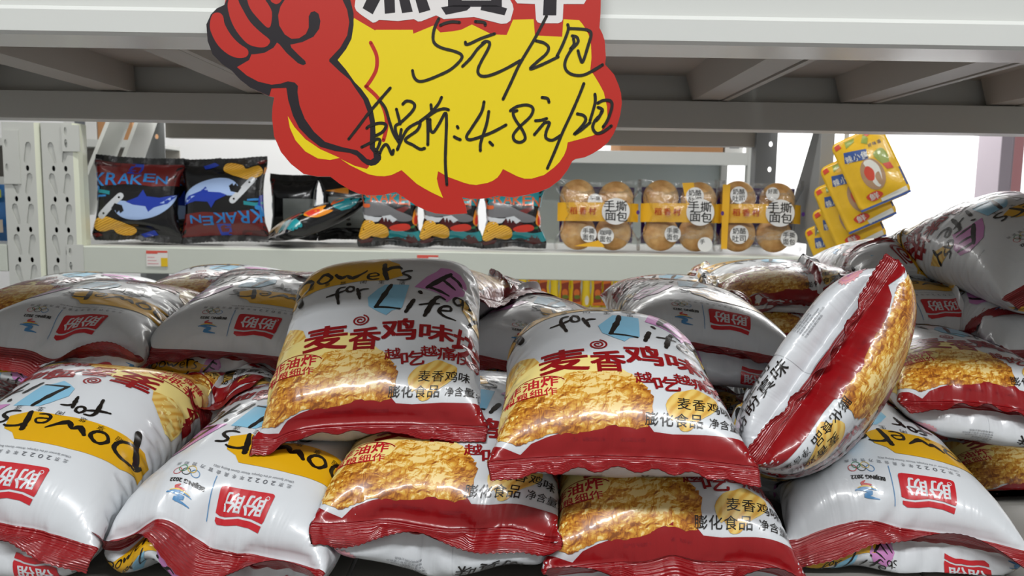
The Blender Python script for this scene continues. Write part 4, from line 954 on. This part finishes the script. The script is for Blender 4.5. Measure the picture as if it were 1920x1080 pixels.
def grid_mesh(name, P, mats):
    nv, N = P.shape[0]-1, P.shape[1]; V = P.reshape(-1, 3)
    F = [(i*N+j, i*N+(j+1) % N, (i+1)*N+(j+1) % N, (i+1)*N+j) for i in range(nv) for j in range(N)]
    return mesh_from(name, V, F, mats, smooth=True)
def flat_art(name, A, order, mats, par, y0, step=.0003):
    V, Z, T, mi = A.finish(order)
    return link_mesh(name, mesh_from(name, np.c_[V[:, 0]/1000, -(y0+step*Z), V[:, 1]/1000], T, mats, mi), par)
def bread_mesh(seed):
    rg = np.random.RandomState(seed); bm = bmesh.new(); bmesh.ops.create_uvsphere(bm, u_segments=32, v_segments=16, radius=1)
    for v in bm.verts:
        a = math.atan2(v.co.z, v.co.x); rr = math.hypot(v.co.x, v.co.z)
        sw_ = .10*math.cos(6.5*rr*2.2-a)     # spiral swirl of the rolled dough
        v.co = Vector((v.co.x*.048, v.co.y*.022*(1+sw_), v.co.z*.048))
    me = bpy.data.meshes.new('round_bread'); bm.to_mesh(me); bm.free(); me.materials.append(M_BREAD)
    me.polygons.foreach_set('use_smooth', np.ones(len(me.polygons), dtype=bool)); return me
BREAD = bread_mesh(1)
def bread_pack(x, y, w_, h_, yaw, label, spots, seals, orange=None):
    root = tag(empty('bread_pack', (x, y, FZ+.005)), label, 'bread', 'bread packs on the far shelf'); root.rotation_euler = (-.06, 0, yaw)
    s = Matrix.Diagonal((w_/.2, .8, h_/.2, 1))
    P = BREAD_P.copy(); P = np.stack([P[..., 0]*w_/.195, -P[..., 2]*.95, (P[..., 1]-P[..., 1].min())*h_/np.ptp(P[..., 1])], -1)
    link_mesh('clear_bag', grid_mesh('clear_bag', P[:, ::-1], [M_CLEAR]), root)
    bm = bmesh.new(); vs = [bm.verts.new(p) for p in ((-.46*w_, .034, .02), (.46*w_, .034, .02), (.47*w_, .026, .9*h_), (-.47*w_, .026, .9*h_))]; bm.faces.new(vs)
    bmesh.ops.solidify(bm, geom=bm.faces[:], thickness=.001); bm_obj('violet_backing', bm, M_VIOLET, root)
    for (bx, bz, by) in spots:
        o = link_mesh('round_bread', BREAD, root); o.location = (bx*w_, by, bz*h_); o.scale = (.98, 1, .98)
    yb = .034
    A = Art(); W1, H1 = w_*1000, h_*1000
    # wrap-round band following the bag front
    nb = 14; bandV = []; z0, z1 = .40*h_, .66*h_
    for i in range(nb+1):
        u = -.5+i/nb; yy = -.004-.034*math.cos(math.pi*u)**.6 if abs(u) < .499 else -.004
        bandV += [(u*w_, yy, z0), (u*w_, yy, z1)]
    link_mesh('paper_band', mesh_from('paper_band', bandV, [(2*i, 2*i+2, 2*i+3, 2*i+1) for i in range(nb)], [M_BAND], smooth=True), root)
    for k, c in enumerate('稻香村'): A.text(c, (-.36+.115*k)*W1, .49*H1, (-.27+.115*k)*W1, .59*H1, 'r', 2, .03)
    A.ellipse(.20*W1, .54*H1, .17*W1, .185*H1, 'w', 1)
    for c, (u, v) in zip('手撕面包', ((.05, .55), (.20, .545), (.07, .41), (.21, .40))): A.text(c, u*W1, v*H1, (u+.135)*W1, (v+.14)*H1, 'k', 2, .02)
    A.ellipse(.47*W1, .53*H1, .02*W1, .03*H1, 'v', 1)
    flat_art('printed_label', A, ['r', 'w', 'k', 'v'], [M_REDINK, M_LABW, M_INK, M_VIOLET], root, .0405)
    for (u, v, r, txt) in seals:
        A = Art(); A.ellipse(u*W1, v*H1, r*W1, r*W1, 'w', 1)
        for k, c in enumerate(txt): A.text(c, (u+r*(-.72+.75*(k % 2)))*W1, (v*H1+r*W1*(.05-.8*(k//2))), (u+r*(-.72+.75*(k % 2)+.68))*W1, (v*H1+r*W1*(.05-.8*(k//2)+.68)), 'k', 2, .015)
        flat_art('round_sticker', A, ['w', 'k'], [M_LABW, M_INK], root, .0305)
    if orange:
        A = Art(); A.poly([(p[0]*W1, p[1]*H1) for p in orange], 'o', 0); flat_art('paper_insert', A, ['o'], [M_BAND], root, .030)
sp = [(-.25, .74, 0), (.22, .72, .0), (-.24, .25, 0), (.20, .25, .004)]
bread_pack(.222, 2.08, .212, .186, 0, 'clear pack of round breads with yellow band, leftmost of three, beside the chip bags', sp, [(-.12, .22, .10, '手撕面包'), (.09, .20, .10, '咖啡面包'), (-.05, .68, .09, '手撕')], [(-.3, .05), (.08, .04), (.02, .14)])
bread_pack(.440, 2.08, .212, .188, 0, 'clear pack of round breads with yellow band, middle of the three bread packs', sp, [(-.12, .24, .10, '手撕面包'), (.14, .76, .11, '奶酪吐司'), (.28, .10, .09, '手')], [(-.02, .94), (.12, .95), (.18, .6), (.05, .6)])
bread_pack(.646, 2.085, .220, .190, 0, 'clear pack of round breads with yellow band, rightmost of three, against the end post', sp, [(-.28, .78, .10, '奶酪吐司'), (-.26, .24, .11, '奶酪吐司'), (.33, .20, .10, '手撕面包'), (.12, .80, .08, '好面')], [(-.47, .04), (-.4, .04), (-.38, .92), (-.47, .92)])

# snack sachets clipped on a hanging strip at the far unit's right end
M_SY = film('sachet_yellow', '#e0b21c', .25, .3); M_SR = film('sachet_red', '#c9432c', .3, .2); M_SB = film('sachet_blue', '#33518f', .3, .2); M_SG = film('sachet_green', '#8a9a3a', .3, .2); M_SW = film('sachet_white', '#d9d8cf', .3, .2); M_SN = film('sachet_brown', '#a98768', .25, .35)
strip = bm = bmesh.new(); add_box(bm, (.838, 2.036, 1.10), (.850, 2.038, 1.50)); add_box(bm, (.8005, 2.036, 1.49), (.850, 2.039, 1.4995)); so = bm_obj('hanging_strip', bm, principled('clear_strip', '#c9cbc9', .3))
tag(so, 'thin plastic hanging strip that carries the yellow snack sachets by the right post', 'strip')
def rounded_rect(w_, h_, r, n=5):
    P = []
    for cx, cy, a0 in ((w_/2-r, h_/2-r, 0), (-w_/2+r, h_/2-r, 90), (-w_/2+r, -h_/2+r, 180), (w_/2-r, -h_/2+r, 270)):
        for k in range(n+1):
            a = math.radians(a0+90*k/n); P.append((cx+r*math.cos(a), cy+r*math.sin(a)))
    return P
def sachet_mesh():
    w_, h_ = .104, .158; bm = bmesh.new(); n = 18; m = 24
    V = {}
    for sgn in (1, -1):
        for i in range(n+1):
            for j in range(m+1):
                u, v = -1+2*i/n, -1+2*j/m
                x, y = u*w_/2, v*h_/2
                d = .010*max(0, 1-(abs(u)/.86)**2.4)*max(0, 1-(abs(v)/.88)**3)+.0006
                V[sgn, i, j] = bm.verts.new((x, y, sgn*d))
        for i in range(n):
            for j in range(m):
                u, v = -1+2*(i+.5)/n, -1+2*(j+.5)/m
                q = [V[sgn, i, j], V[sgn, i+1, j], V[sgn, i+1, j+1], V[sgn, i, j+1]]
                bm.faces.new(q if sgn > 0 else q[::-1])
    for i in range(n):
        for j, f in ((0, 1), (m, -1)): bm.faces.new((V[-1, i, j], V[-1, i+1, j], V[1, i+1, j], V[1, i, j]))
    for j in range(m):
        for i in (0, n): bm.faces.new((V[-1, i, j], V[-1, i, j+1], V[1, i, j+1], V[1, i, j]))
    bmesh.ops.recalc_face_normals(bm, faces=bm.faces[:])
    # round the corners
    for v in bm.verts:
        x, y = v.co.x, v.co.y; r = .014; dx, dy = abs(x)-(w_/2-r), abs(y)-(h_/2-r)
        if dx > 0 and dy > 0:
            l = math.hypot(dx, dy)
            k = max(dx, dy)/l if l else 1
            v.co.x = math.copysign(w_/2-r+dx*k, x); v.co.y = math.copysign(h_/2-r+dy*k, y)
    me = bpy.data.meshes.new('snack_sachet'); bm.to_mesh(me); bm.free()
    me.materials.append(M_SY); me.polygons.foreach_set('use_smooth', np.ones(len(me.polygons), dtype=bool))
    A = Art()
    A.ellipse(0, -14, 22, 34, 'n', 1); A.poly([(-8, 14), (6, 16), (16, -4), (12, -30), (2, -44), (-6, -30), (-2, -10)], 'w', 1.5, smooth=3); A.poly([(-14, -4), (-4, 6), (4, -8), (-2, -26), (-12, -22)], 'r', 1.8, smooth=3); A.poly([(2, -20), (12, -14), (10, -36), (4, -40)], 'n', 2, smooth=3)
    A.poly([(-40, 30), (-34, 52), (8, 40), (4, 18)], 'b', 1); 
    for k, c in enumerate('辣小鱼'): A.text(c, -36+15*k, 26-2*k, -23+15*k, 42-2*k, 'w', 2, .02)
    A.poly([(-46, 62), (-46, 72), (-36, 74), (-33, 64)], 'r', 1); A.poly([(-26, 58), (-8, 64), (-4, 72), (-24, 72)], 'g', 1); A.poly([(4, 56), (14, 72), (20, 60), (14, 48)], 'g', 1.2); A.poly([(12, 68), (20, 74), (30, 70), (22, 64)], 'r', 1)
    A.poly([(16, 24), (34, 30), (40, 12), (34, -8), (22, 2)], 'g', 1, smooth=3); A.poly([(24, -2), (38, -4), (40, -18), (28, -16)], 'r', 1.4)
    A.poly([(-30, -52), (-8, -48), (2, -60), (-20, -66)], 'r', 1, smooth=3); A.text('鲜', -24, -64, -6, -50, 'w', 2, .02)
    A.poly([(-6, -66), (46, -62), (46, -72), (-6, -75)], 'w', 1); A.poly([(-50, -77.5), (50, -77.5), (50, -73), (-50, -73)], 'b', 1); A.poly([(48, -60), (51, -60), (51, -20), (48, -20)], 'b', 1)
    for k, c in enumerate('好味道'): A.text(c, 14+9*k, 40, 21+9*k, 48, 'b', 2, .01)
    V_, Z, T, mi = A.finish(['n', 'w', 'b', 'r', 'g'], cell=6)
    d = lambda x, y: .010*np.maximum(0, 1-(np.abs(x/52)/.86)**2.4)*np.maximum(0, 1-(np.abs(y/79)/.88)**3)+.0006
    pr = mesh_from('printed_label', np.c_[V_/1000, d(V_[:, 0], V_[:, 1])+.0006+.0003*Z], T, [M_SN, M_SW, M_SB, M_SR, M_SG], mi)
    hole = bmesh.new(); A2 = [hole.verts.new((p[0], p[1], .0012)) for p in oval(.036, .064, .008, .008, 16)]; hole.faces.new(A2); hm = bpy.data.meshes.new('hang_hole'); hole.to_mesh(hm); hole.free(); hm.materials.append(M_SW)
    return me, pr, hm
SM = sachet_mesh()
wh = ('topmost', 'second from the top', 'third from the top', 'fourth from the top', 'lowest in view', 'hidden')
for k, (px_, pz_, ro, yw) in enumerate(((.826, 1.388, .46, -.5), (.812, 1.336, .48, -.62), (.808, 1.285, .46, -.65), (.820, 1.230, .48, -.62), (.812, 1.182, .45, -.65))):
    o = link_mesh('snack_sachet', SM[0]); o.matrix_world = Matrix.Translation((px_, 1.850+.029*k, pz_))@Matrix.Rotation(yw, 4, 'Z')@Matrix.Rotation(math.pi/2-.08, 4, 'X')@Matrix.Rotation(ro, 4, 'Z')@Matrix.Scale(1.12, 4)
    tag(o, 'yellow snack sachet on the hanging strip, '+wh[k], 'snack sachet', 'yellow snack sachets on the hanging strip')
    link_mesh('printed_label', SM[1], o); link_mesh('hang_hole', SM[2], o)

# yellow pouches in a row on the furthest unit
M_PY = principled('pouch_yellow', '#f4d322', .35, coat=.3); M_PR = principled('pouch_brown', '#8f3218', .35, coat=.3); M_PO = principled('pouch_orange', '#d9722a', .4); M_PG = principled('pouch_green', '#6b7a2a', .4); M_PW = principled('pouch_white', '#e9e2d2', .4)
def pouch_meshes():
    prof = [(.030, 0), (.033, .01), (.032, .05), (.027, .085), (.031, .11), (.033, .13), (.030, .17), (.029, .20)]
    bm = bmesh.new(); n = 16; R = []
    for r, z in prof: R.append([bm.verts.new((r*math.cos(a)*.82, r*.55*math.sin(a), z)) for a in np.linspace(0, 2*math.pi, n, endpoint=False)])
    for a, b in zip(R[:-1], R[1:]):
        for i in range(n): bm.faces.new((a[i], a[(i+1) % n], b[(i+1) % n], b[i]))
    bm.faces.new(R[0][::-1]); bm.faces.new(R[-1])
    body = bpy.data.meshes.new('sauce_pouch'); bm.to_mesh(body); bm.free(); body.materials.append(M_PY); body.polygons.foreach_set('use_smooth', np.ones(len(body.polygons), dtype=bool))
    out = []
    A = Art(); A.poly([(-17, 8), (17, 8), (18, 60), (15, 85), (17, 110), (17, 180), (-17, 180), (-17, 110), (-15, 85), (-18, 60)], 'r', 0)
    A.ellipse(0, 62, 13, 16, 'o', 1); A.ellipse(2, 44, 14, 9, 'g', 1.5); A.poly([(-18, 100), (16, 108), (18, 120), (-16, 114)], 'o', 1); A.poly([(-20, 130), (20, 136), (20, 150), (-20, 146)], 'w', 1); A.poly([(-22, 10), (22, 10), (22, 24), (-22, 20)], 'o', 1)
    V, Z, T, mi = A.finish(['r', 'o', 'g', 'w']); out = mesh_from('printed_front', np.c_[V[:, 0]/1000, -.0185-.0004*Z, V[:, 1]/1000], T, [M_PR, M_PO, M_PG, M_PW], mi)
    A = Art(); A.ellipse(0, 30, 12, 20, 'w', 0); V, Z, T, mi = A.finish(['w']); side = mesh_from('printed_side', np.c_[V[:, 0]/1000, -.0185-.0004*Z, V[:, 1]/1000], T, [M_PW], mi)
    return body, out, side
PM = pouch_meshes(); rg = random.Random(4)
for k in range(13):
    o = link_mesh('sauce_pouch', PM[0]); o.location = (.0+.0455*k, 3.372, .8515); front = k % 3 != 1
    o.rotation_euler = (0, 0, rg.uniform(-.25, .25))
    if not front: o.scale = (.72, 1, 1)
    tag(o, ('brown-fronted yellow pouch' if front else 'plain yellow waisted pouch')+' below the far shelf edge, %s from the left' % ('first', 'second', 'third', 'fourth', 'fifth', 'sixth', 'seventh', 'eighth', 'ninth', 'tenth', 'eleventh', 'twelfth', 'thirteenth')[k], 'pouch', 'yellow pouches on the furthest shelf')
    link_mesh('printed_front' if front else 'printed_side', PM[1] if front else PM[2], o)

# price tags on the far shelf edge
M_TW = principled('tag_white', '#e6e2de', .4); M_TR = principled('tag_red', '#d8574a', .4); M_TY = principled('tag_yellow', '#e3bd1e', .4)
def price_tag(x, label):
    bm = bmesh.new(); add_box(bm, (x-.027, 1.9975, 1.120), (x+.027, 1.9995, 1.160)); o = bm_obj('price_tag', bm, M_TW); tag(o, label, 'price tag')
    A = Art(); X = x*1000
    A.poly([(X-27, 1152), (X+2, 1152), (X+2, 1160), (X-27, 1160)], 'r', 1); A.poly([(X+2, 1155), (X+27, 1155), (X+27, 1160), (X+2, 1160)], 'r', 1); A.poly([(X+10, 1120), (X+27, 1120), (X+27, 1142), (X+10, 1142)], 'y', 1)
    for r in range(3): A.poly([(X-24, 1126+8*r), (X+4-5*r, 1126+8*r), (X+4-5*r, 1128+8*r), (X-24, 1128+8*r)], 'g', 1)
    V, Z, T, mi = A.finish(['r', 'y', 'g']); link_mesh('printed_label', mesh_from('printed_label', np.c_[V[:, 0]/1000, 1.9975-.0004*Z, V[:, 1]/1000], T, [M_TR, M_TY, MAT['stamp']], mi), o)
price_tag(-.902, 'red, white and yellow price tag on the far shelf edge, under the shark chip bags')
price_tag(-.215, 'red-topped price tag on the far shelf edge, just above the leaning crisp bag')

# packs beyond the left slotted posts
M_LB = film('pack_blue', '#2f6fae', .3); M_LG = film('pack_green', '#9aa83a', .3); M_LT = film('pack_tan', '#b3a596', .35); M_LBr = film('pack_brown', '#7a5638', .4)
PT = inflate(.16, .16, 12, 14, 95, fill=.6, seal=1, sweeps=150)
for x, y, z, m, lab in ((-1.40, 2.12, 1.1698, M_LB, 'blue pack at the left edge behind the outer slotted post'),):
    P = np.stack([PT[..., 0]+x, -PT[..., 2]+y, PT[..., 1]-PT[..., 1].min()+z], -1); org = np.array([x, y, z])
    o = link_mesh('snack_pack', grid_mesh('snack_pack', P-org, [m])); o.location = org; tag(o, lab, 'snack pack')
    A = Art(); A.poly([(-60, 110), (60, 118), (60, 138), (-60, 132)], 'g', 1); A.poly([(-60, 20), (60, 26), (60, 60), (-60, 52)], 't', 1); V, Z, T, mi = A.finish(['g', 't'])
    link_mesh('printed_label', mesh_from('printed_label', np.c_[V[:, 0]/1000, -.042-.001*Z, V[:, 1]/1000], T, [M_LG, M_LT], mi), o)
# crisp bags: world position of the two ends of the near seal (as seen left and right), which end is near, direction of the bag's length,
# shape seed, how full, seal wave, flattening of the back, folding back of the far end, dents of the near seal, forward bulge of the back, label
BAGS = [
    ((-0.452, 0.519, 1.066), (-0.283, 0.508, 1.057), 't', (0.000, 0.961, 0.276), 11, 0.92, (0.3, 1, 0), 0.034, None, [], 1.25,
     'white upside-down crisp bag with a red seal, leftmost in the front row'),
    ((-0.290, 0.526, 1.056), (-0.123, 0.495, 1.050), 't', (0.000, 0.961, 0.276), 12, 0.90, (1.0, 1.2, 2.4), 0.034, None, [(0.034, 0.034, 0.022, 0.04), (-0.006, -0.04, 0.04, 0.03)], 1.25,
     'upside-down white crisp bag, seal buckled in a peak, second from left in front'),
    ((-0.134, 0.514, 1.074), (0.036, 0.503, 1.067), 'b', (0.000, 0.970, 0.242), 13, 0.86, (0.5, 1.5, 0.6), 0.034, None, [(-0.01, 0.0, 0.03, 0.03), (0.008, 0.05, 0.02, 0.03)], 1.25,
     'upright fried-chicken crisp bag in the front row, below the steeply leaning bag'),
    ((0.036, 0.491, 1.056), (0.185, 0.492, 1.060), 'b', (0.000, 0.966, 0.259), 14, 0.92, (0.5, 1.2, 3.1), 0.034, None, [(0.01, 0.0, 0.012, 0.03), (-0.012, 0.085, 0.015, 0.03)], 1.25,
     'upright crisp bag in the front row, directly under the big centre bag'),
    ((0.210, 0.557, 1.061), (0.379, 0.545, 1.045), 't', (0.000, 0.978, 0.208), 15, 0.92, (0.6, 1, 1.2), 0.034, None, [(0.012, 0.03, 0.02, 0.03), (-0.014, 0.085, 0.02, 0.03)], 1.25,
     'upside-down white crisp bag with a large red tag print, right end of front row'),
    ((-0.190, 0.558, 1.122), (-0.020, 0.559, 1.131), 'b', (0.000, 0.839, 0.545), 26, 0.78, (0.25, 0.5, 0.3), 0.028, (0.04, 110, 0.035), [(-0.032, -0.092, 0.022, 0.03)], 0.8,
     'crisp bag leaning steeply back on the heap, left of centre, whole front in view'),
    ((-0.011, 0.487, 1.128), (0.159, 0.487, 1.128), 'b', (0.000, 0.951, 0.309), 17, 0.86, (0.1, 0.5, 0), 0.03, (0.015, 60, 0.05), [], 0,
     'big centre crisp bag on top of the heap facing the viewer, broad flat red seal'),
    ((0.264, 0.551, 1.263), (0.163, 0.517, 1.131), 'b', (0.400, 0.900, -0.170), 18, 0.90, (0.1, 1, 0), 0.022, None, [], -1.1,
     'crisp bag standing on its side, its red seal running diagonally'),
    ((0.334, 0.648, 1.132), (0.503, 0.647, 1.120), 'b', (0.000, 0.998, 0.070), 19, 0.86, (0.1, 1, 1), 0.03, (0.02, 28, 0.08), [(0.004, -0.02, 0.03, 0.03)], 1.25,
     'upright crisp bag at the right edge, a pink round stamp below its red seal'),
    ((-0.507, 0.701, 1.161), (-0.338, 0.699, 1.145), 't', (0.000, 0.996, 0.087), 20, 0.86, (0.5, 1.0, 2.0), 0.034, None, [(-0.016, 0.0, 0.014, 0.03), (0.006, -0.06, 0.03, 0.03)], 1.25,
     'upside-down crisp bag in the second layer at the far left, seal creased in its middle'),
    ((-0.347, 0.719, 1.151), (-0.178, 0.718, 1.141), 't', (0.000, 0.978, 0.208), 21, 0.84, (0.1, 1, 0), 0.034, None, [], 1.25,
     'upside-down crisp bag in the second layer, partly behind the steeply leaning bag'),
    ((-0.389, 0.671, 1.085), (-0.227, 0.675, 1.124), 'b', (0.070, 0.997, -0.017), 22, 0.62, (0.1, 1, 0), 0.018, None, [], 1.25,
     'crisp bag squeezed in the dark gap under the two left second-layer bags'),
    ((-0.052, 0.719, 1.156), (0.111, 0.714, 1.111), 't', (0.000, 0.993, 0.122), 23, 0.90, (0.2, 1, 0), 0.034, None, [], 1.25,
     'upside-down crisp bag wedged between the leaning bag and the big centre bag'),
    ((0.109, 0.732, 1.171), (0.277, 0.730, 1.148), 't', (0.000, 0.998, 0.070), 24, 0.88, (0.1, 1, 0), 0.034, None, [], 1.25,
     'upside-down crisp bag with red tag print, just behind the top of the centre bag'),
    ((0.133, 0.921, 1.153), (0.303, 0.921, 1.154), 't', (0.000, 0.999, 0.035), 25, 0.85, (0.1, 1, 0), 0.028, None, [], 1.25,
     'grey-white crisp bag at the back centre, before the gap with yellow pouches'),
    ((0.361, 0.806, 1.159), (0.531, 0.807, 1.163), 't', (0.000, 0.996, 0.087), 36, 0.88, (0.3, 1, 1), 0.028, None, [(0.018, -0.085, 0.02, 0.03)], 1.25,
     'upside-down crisp bag with red tag print, between the sideways bag and right edge'),
    ((0.475, 0.754, 1.208), (0.644, 0.762, 1.277), 't', (-0.140, 0.970, 0.100), 27, 0.95, (0.1, 1, 0), 0.034, None, [], 1.25,
     'topmost crisp bag at the upper right, tilted, against the bright wall'),
    ((-0.658, 0.903, 1.146), (-0.488, 0.904, 1.147), 'b', (0.000, 0.999, 0.052), 28, 0.84, (0.1, 1, 0), 0.03, None, [], 1.25,
     'crisp bag at the very back left, its shiny top level with the slotted posts'),
    ((-0.475, 0.921, 1.153), (-0.305, 0.921, 1.153), 'b', (0.000, 0.996, 0.087), 29, 0.84, (0.1, 1, 0), 0.03, None, [], 1.25,
     'crisp bag at the back left, rising behind the second-layer bags'),
    ((-0.022, 0.762, 1.205), (0.048, 0.902, 1.170), 'b', (-0.900, 0.450, -0.020), 30, 0.85, (0.2, 1, 0), 0.034, None, [], 0,
     'crumpled crisp bag lying crosswise behind the leaning bag'),
    ((0.251, 0.906, 1.176), (0.420, 0.907, 1.185), 'b', (0.000, 0.999, 0.052), 31, 0.82, (0.2, 1, 0), 0.028, None, [], 1.25,
     'crisp bag at the back right, behind the sideways bag, seen very flat'),
    ((0.630, 0.915, 1.215), (0.630, 1.075, 1.215), 'b', (-1.000, 0.000, 0.020), 32, 0.88, (0.1, 1, 0), 0.034, None, [], 0,
     'crisp bag at the back right, its rounded end between sideways and topmost bags'),
    ((0.475, 0.751, 1.157), (0.645, 0.751, 1.155), 't', (0.000, 0.993, 0.122), 33, 0.88, (0.1, 1, 0), 0.034, None, [], 1.25,
     'sliver of a crisp bag at the right edge, below the topmost tilted bag'),
    ((0.438, 0.713, 1.020), (0.608, 0.713, 1.020), 'b', (0.000, 0.999, 0.052), 34, 0.85, (0.1, 1, 0), 0.03, None, [], 1.25,
     'crisp bag at the lower right edge, mostly hidden by the front row'),
    ((-0.485, 0.800, 1.066), (-0.315, 0.804, 1.066), 'b', (0.052, 0.998, 0.035), 50, 0.85, (0.1, 1, 0), 0.034, None, [], 1.25,
     'crisp bag in the shaded bottom layer at the back, barely visible between the others'),
    ((-0.285, 0.780, 1.066), (-0.115, 0.784, 1.066), 'b', (-0.052, 0.998, 0.017), 51, 0.85, (0.1, 1, 0), 0.034, None, [], 1.25,
     'crisp bag in the shaded bottom layer at the back, barely visible between the others'),
    ((-0.095, 0.800, 1.066), (0.075, 0.804, 1.066), 'b', (0.052, 0.998, 0.035), 52, 0.85, (0.1, 1, 0), 0.034, None, [], 1.25,
     'crisp bag in the shaded bottom layer at the back, barely visible between the others'),
    ((0.095, 0.780, 1.066), (0.265, 0.784, 1.066), 'b', (-0.052, 0.998, 0.017), 53, 0.85, (0.1, 1, 0), 0.034, None, [], 1.25,
     'crisp bag in the shaded bottom layer at the back, barely visible between the others'),
    ((0.285, 0.800, 1.066), (0.455, 0.804, 1.066), 'b', (0.052, 0.998, 0.035), 54, 0.85, (0.1, 1, 0), 0.034, None, [], 1.25,
     'crisp bag in the shaded bottom layer at the back, barely visible between the others'),
    ((0.465, 0.800, 1.066), (0.635, 0.804, 1.066), 'b', (-0.052, 0.998, 0.017), 55, 0.85, (0.1, 1, 0), 0.034, None, [], 1.25,
     'crisp bag in the shaded bottom layer at the back, barely visible between the others'),
    ((-0.685, 0.740, 1.066), (-0.515, 0.744, 1.066), 'b', (0.052, 0.998, 0.035), 56, 0.85, (0.1, 1, 0), 0.034, None, [], 1.25,
     'crisp bag in the shaded bottom layer at the back, barely visible between the others'),
    ((0.225, 0.850, 1.138), (0.395, 0.854, 1.138), 'b', (-0.052, 0.998, 0.017), 57, 0.85, (0.1, 1, 0), 0.034, None, [], 1.25,
     'crisp bag in the shaded bottom layer at the back, barely visible between the others'),
]
DECK_Z = 1.028; GAP = .002
def place_bags():
    art = make_bag_art(); items = []
    for a, b, near, hint, seed, fill, wave, flat, fold, dents, belly, lab in BAGS:
        a, b, hint = np.array(a), np.array(b), np.array(hint)
        wv = wave if near == 'b' else (0, 1, 0); fv = wave if near == 't' else (0, 1, 0)
        P = inflate(BW, BH, 40, 60, seed, fill=fill, wave=wv, far_wave=fv, flat_back=flat)
        row = 0 if near == 'b' else -1
        anchor = P[row].mean(0)
        el = P[..., 1]+BH/2; wn = np.clip((np.minimum(el, BH-el)-.012)/.055, 0, 1); wn = wn*wn*(3-2*wn)
        P[..., 0] *= 1+(.09 if fold else .14)*wn; P[..., 2] *= 1+.06*wn
        if belly:     # (negative: both faces bulge)
            # the back bulges forward under the near seal and hangs there like a pouch
            e = (P[..., 1]+BH/2) if near == 'b' else (BH/2-P[..., 1])
            dn = (np.abs(P[..., 2]) if belly < 0 else np.maximum(-P[..., 2], 0))*np.exp(-(np.maximum(e-.02, 0)/.085)**2)*np.clip((e-.012)/.012, 0, 1)
            P[..., 1] += (-1 if near == 'b' else 1)*abs(belly)*dn
        for amp, x0, wd, reach in dents:   # where the near seal is pushed up or down
            e = (P[..., 1]+BH/2) if near == 'b' else (BH/2-P[..., 1])
            P[..., 2] += amp*np.exp(-((P[..., 0]-x0)/wd)**2)*np.exp(-np.maximum(e-.014, 0)/reach)
        if fold:      # far end folds back, away from the printed front
            y0, ang, rad = fold; sg = 1 if near == 'b' else -1
            d = np.maximum(P[..., 1]*sg-y0, 0); th = np.minimum(d/rad, math.radians(ang)); z = P[..., 2].copy()
            yb = np.where(d > 0, y0+(rad+z)*np.sin(th)+(d-th*rad)*np.cos(th), P[..., 1]*sg); zb = np.where(d > 0, (rad+z)*np.cos(th)-rad-(d-th*rad)*np.sin(th), z)
            q = np.clip(d/.085, 0, 1); P[..., 0] *= 1-.24*q*q*(3-2*q)
            P[..., 1] = yb*sg; P[..., 2] = zb
        s = (b-a)/np.linalg.norm(b-a); mid = (a+b)/2
        v = hint-s*(hint@s); v /= np.linalg.norm(v)
        u = s
        if near == 't': u, v = -s, -v
        n = np.cross(u, v)
        R = np.stack([u, v, n])                       # rows: local axes in world
        Wp = (P-anchor)@R+mid
        items.append(dict(P=Wp, lab=lab, R=R))
    # bags press on each other and on the shelf where they touch
    nv, N = items[0]['P'].shape[0]-1, items[0]['P'].shape[1]
    q = (np.arange(nv)[:, None]*N+np.arange(N)[None]); q2 = (np.arange(nv)[:, None]*N+(np.arange(N)[None]+1) % N)
    F = np.stack([q, q2, q2+N, q+N], -1).reshape(-1, 4).tolist()
    def soften(D, k):
        for _ in range(k):
            E = D.copy(); E[1:-1] = (D[:-2]+D[2:]+2*D[1:-1])/4
            D = (np.roll(E, 1, 1)+np.roll(E, -1, 1)+2*E)/4
        return D
    RAY = Vector((.13, .21, .97)).normalized()
    def inside(T, p):
        n = 0; o = p.copy()
        while n < 40:
            h = T.ray_cast(o, RAY)
            if h[0] is None: break
            n += 1; o = h[0]+RAY*1e-5
        return n % 2 == 1
    for rnd in range(9):
        trees = [BVHTree.FromPolygons(it['P'].reshape(-1, 3).tolist(), F) for it in items]
        bb = [(it['P'].reshape(-1, 3).min(0), it['P'].reshape(-1, 3).max(0)) for it in items]
        moves = [np.zeros_like(it['P']) for it in items]
        for i, A in enumerate(items):
            pts = A['P'].reshape(-1, 3)
            for k in range(len(items)):
                if k == i: continue
                lo, hi = bb[k][0]-GAP, bb[k][1]+GAP
                sel = np.where(np.all((pts > lo) & (pts < hi), axis=1))[0]
                if len(sel) < 8: continue
                T = trees[k]; mv = moves[i].reshape(-1, 3)
                for v in sel:
                    p = Vector(pts[v]); loc, nr, _, dist = T.find_nearest(p, .05)
                    if loc is None: continue
                    sd = (p-loc).dot(nr)
                    if sd < 0 and not inside(T, p): continue
                    if sd < GAP:
                        dr = (loc-p)/dist if sd < 0 and dist > 1e-6 else nr
                        d = np.array(dr)*(GAP+(dist if sd < 0 else -sd))*.55
                        if d@d > mv[v]@mv[v]: mv[v] = d
        for it, mvv in zip(items, moves):
            it['P'] = it['P']+soften(mvv, 2)
            z = it['P'][..., 2]; it['P'][..., 2] = np.where(z < DECK_Z+.005, DECK_Z+.005, z)
    for it in items:
        P = it['P']; org = P.reshape(-1, 3).mean(0); org[2] = P[..., 2].min()
        o = skin_bag('crisp_bag', P, (BW, BH), art, BAG_ORDER, MAT, 4, origin=org, psize=PRINT)
        o.location = org
        tag(o, it['lab'], 'crisp bag', 'chicken flavour crisp bags heaped on the shelf')
place_bags()
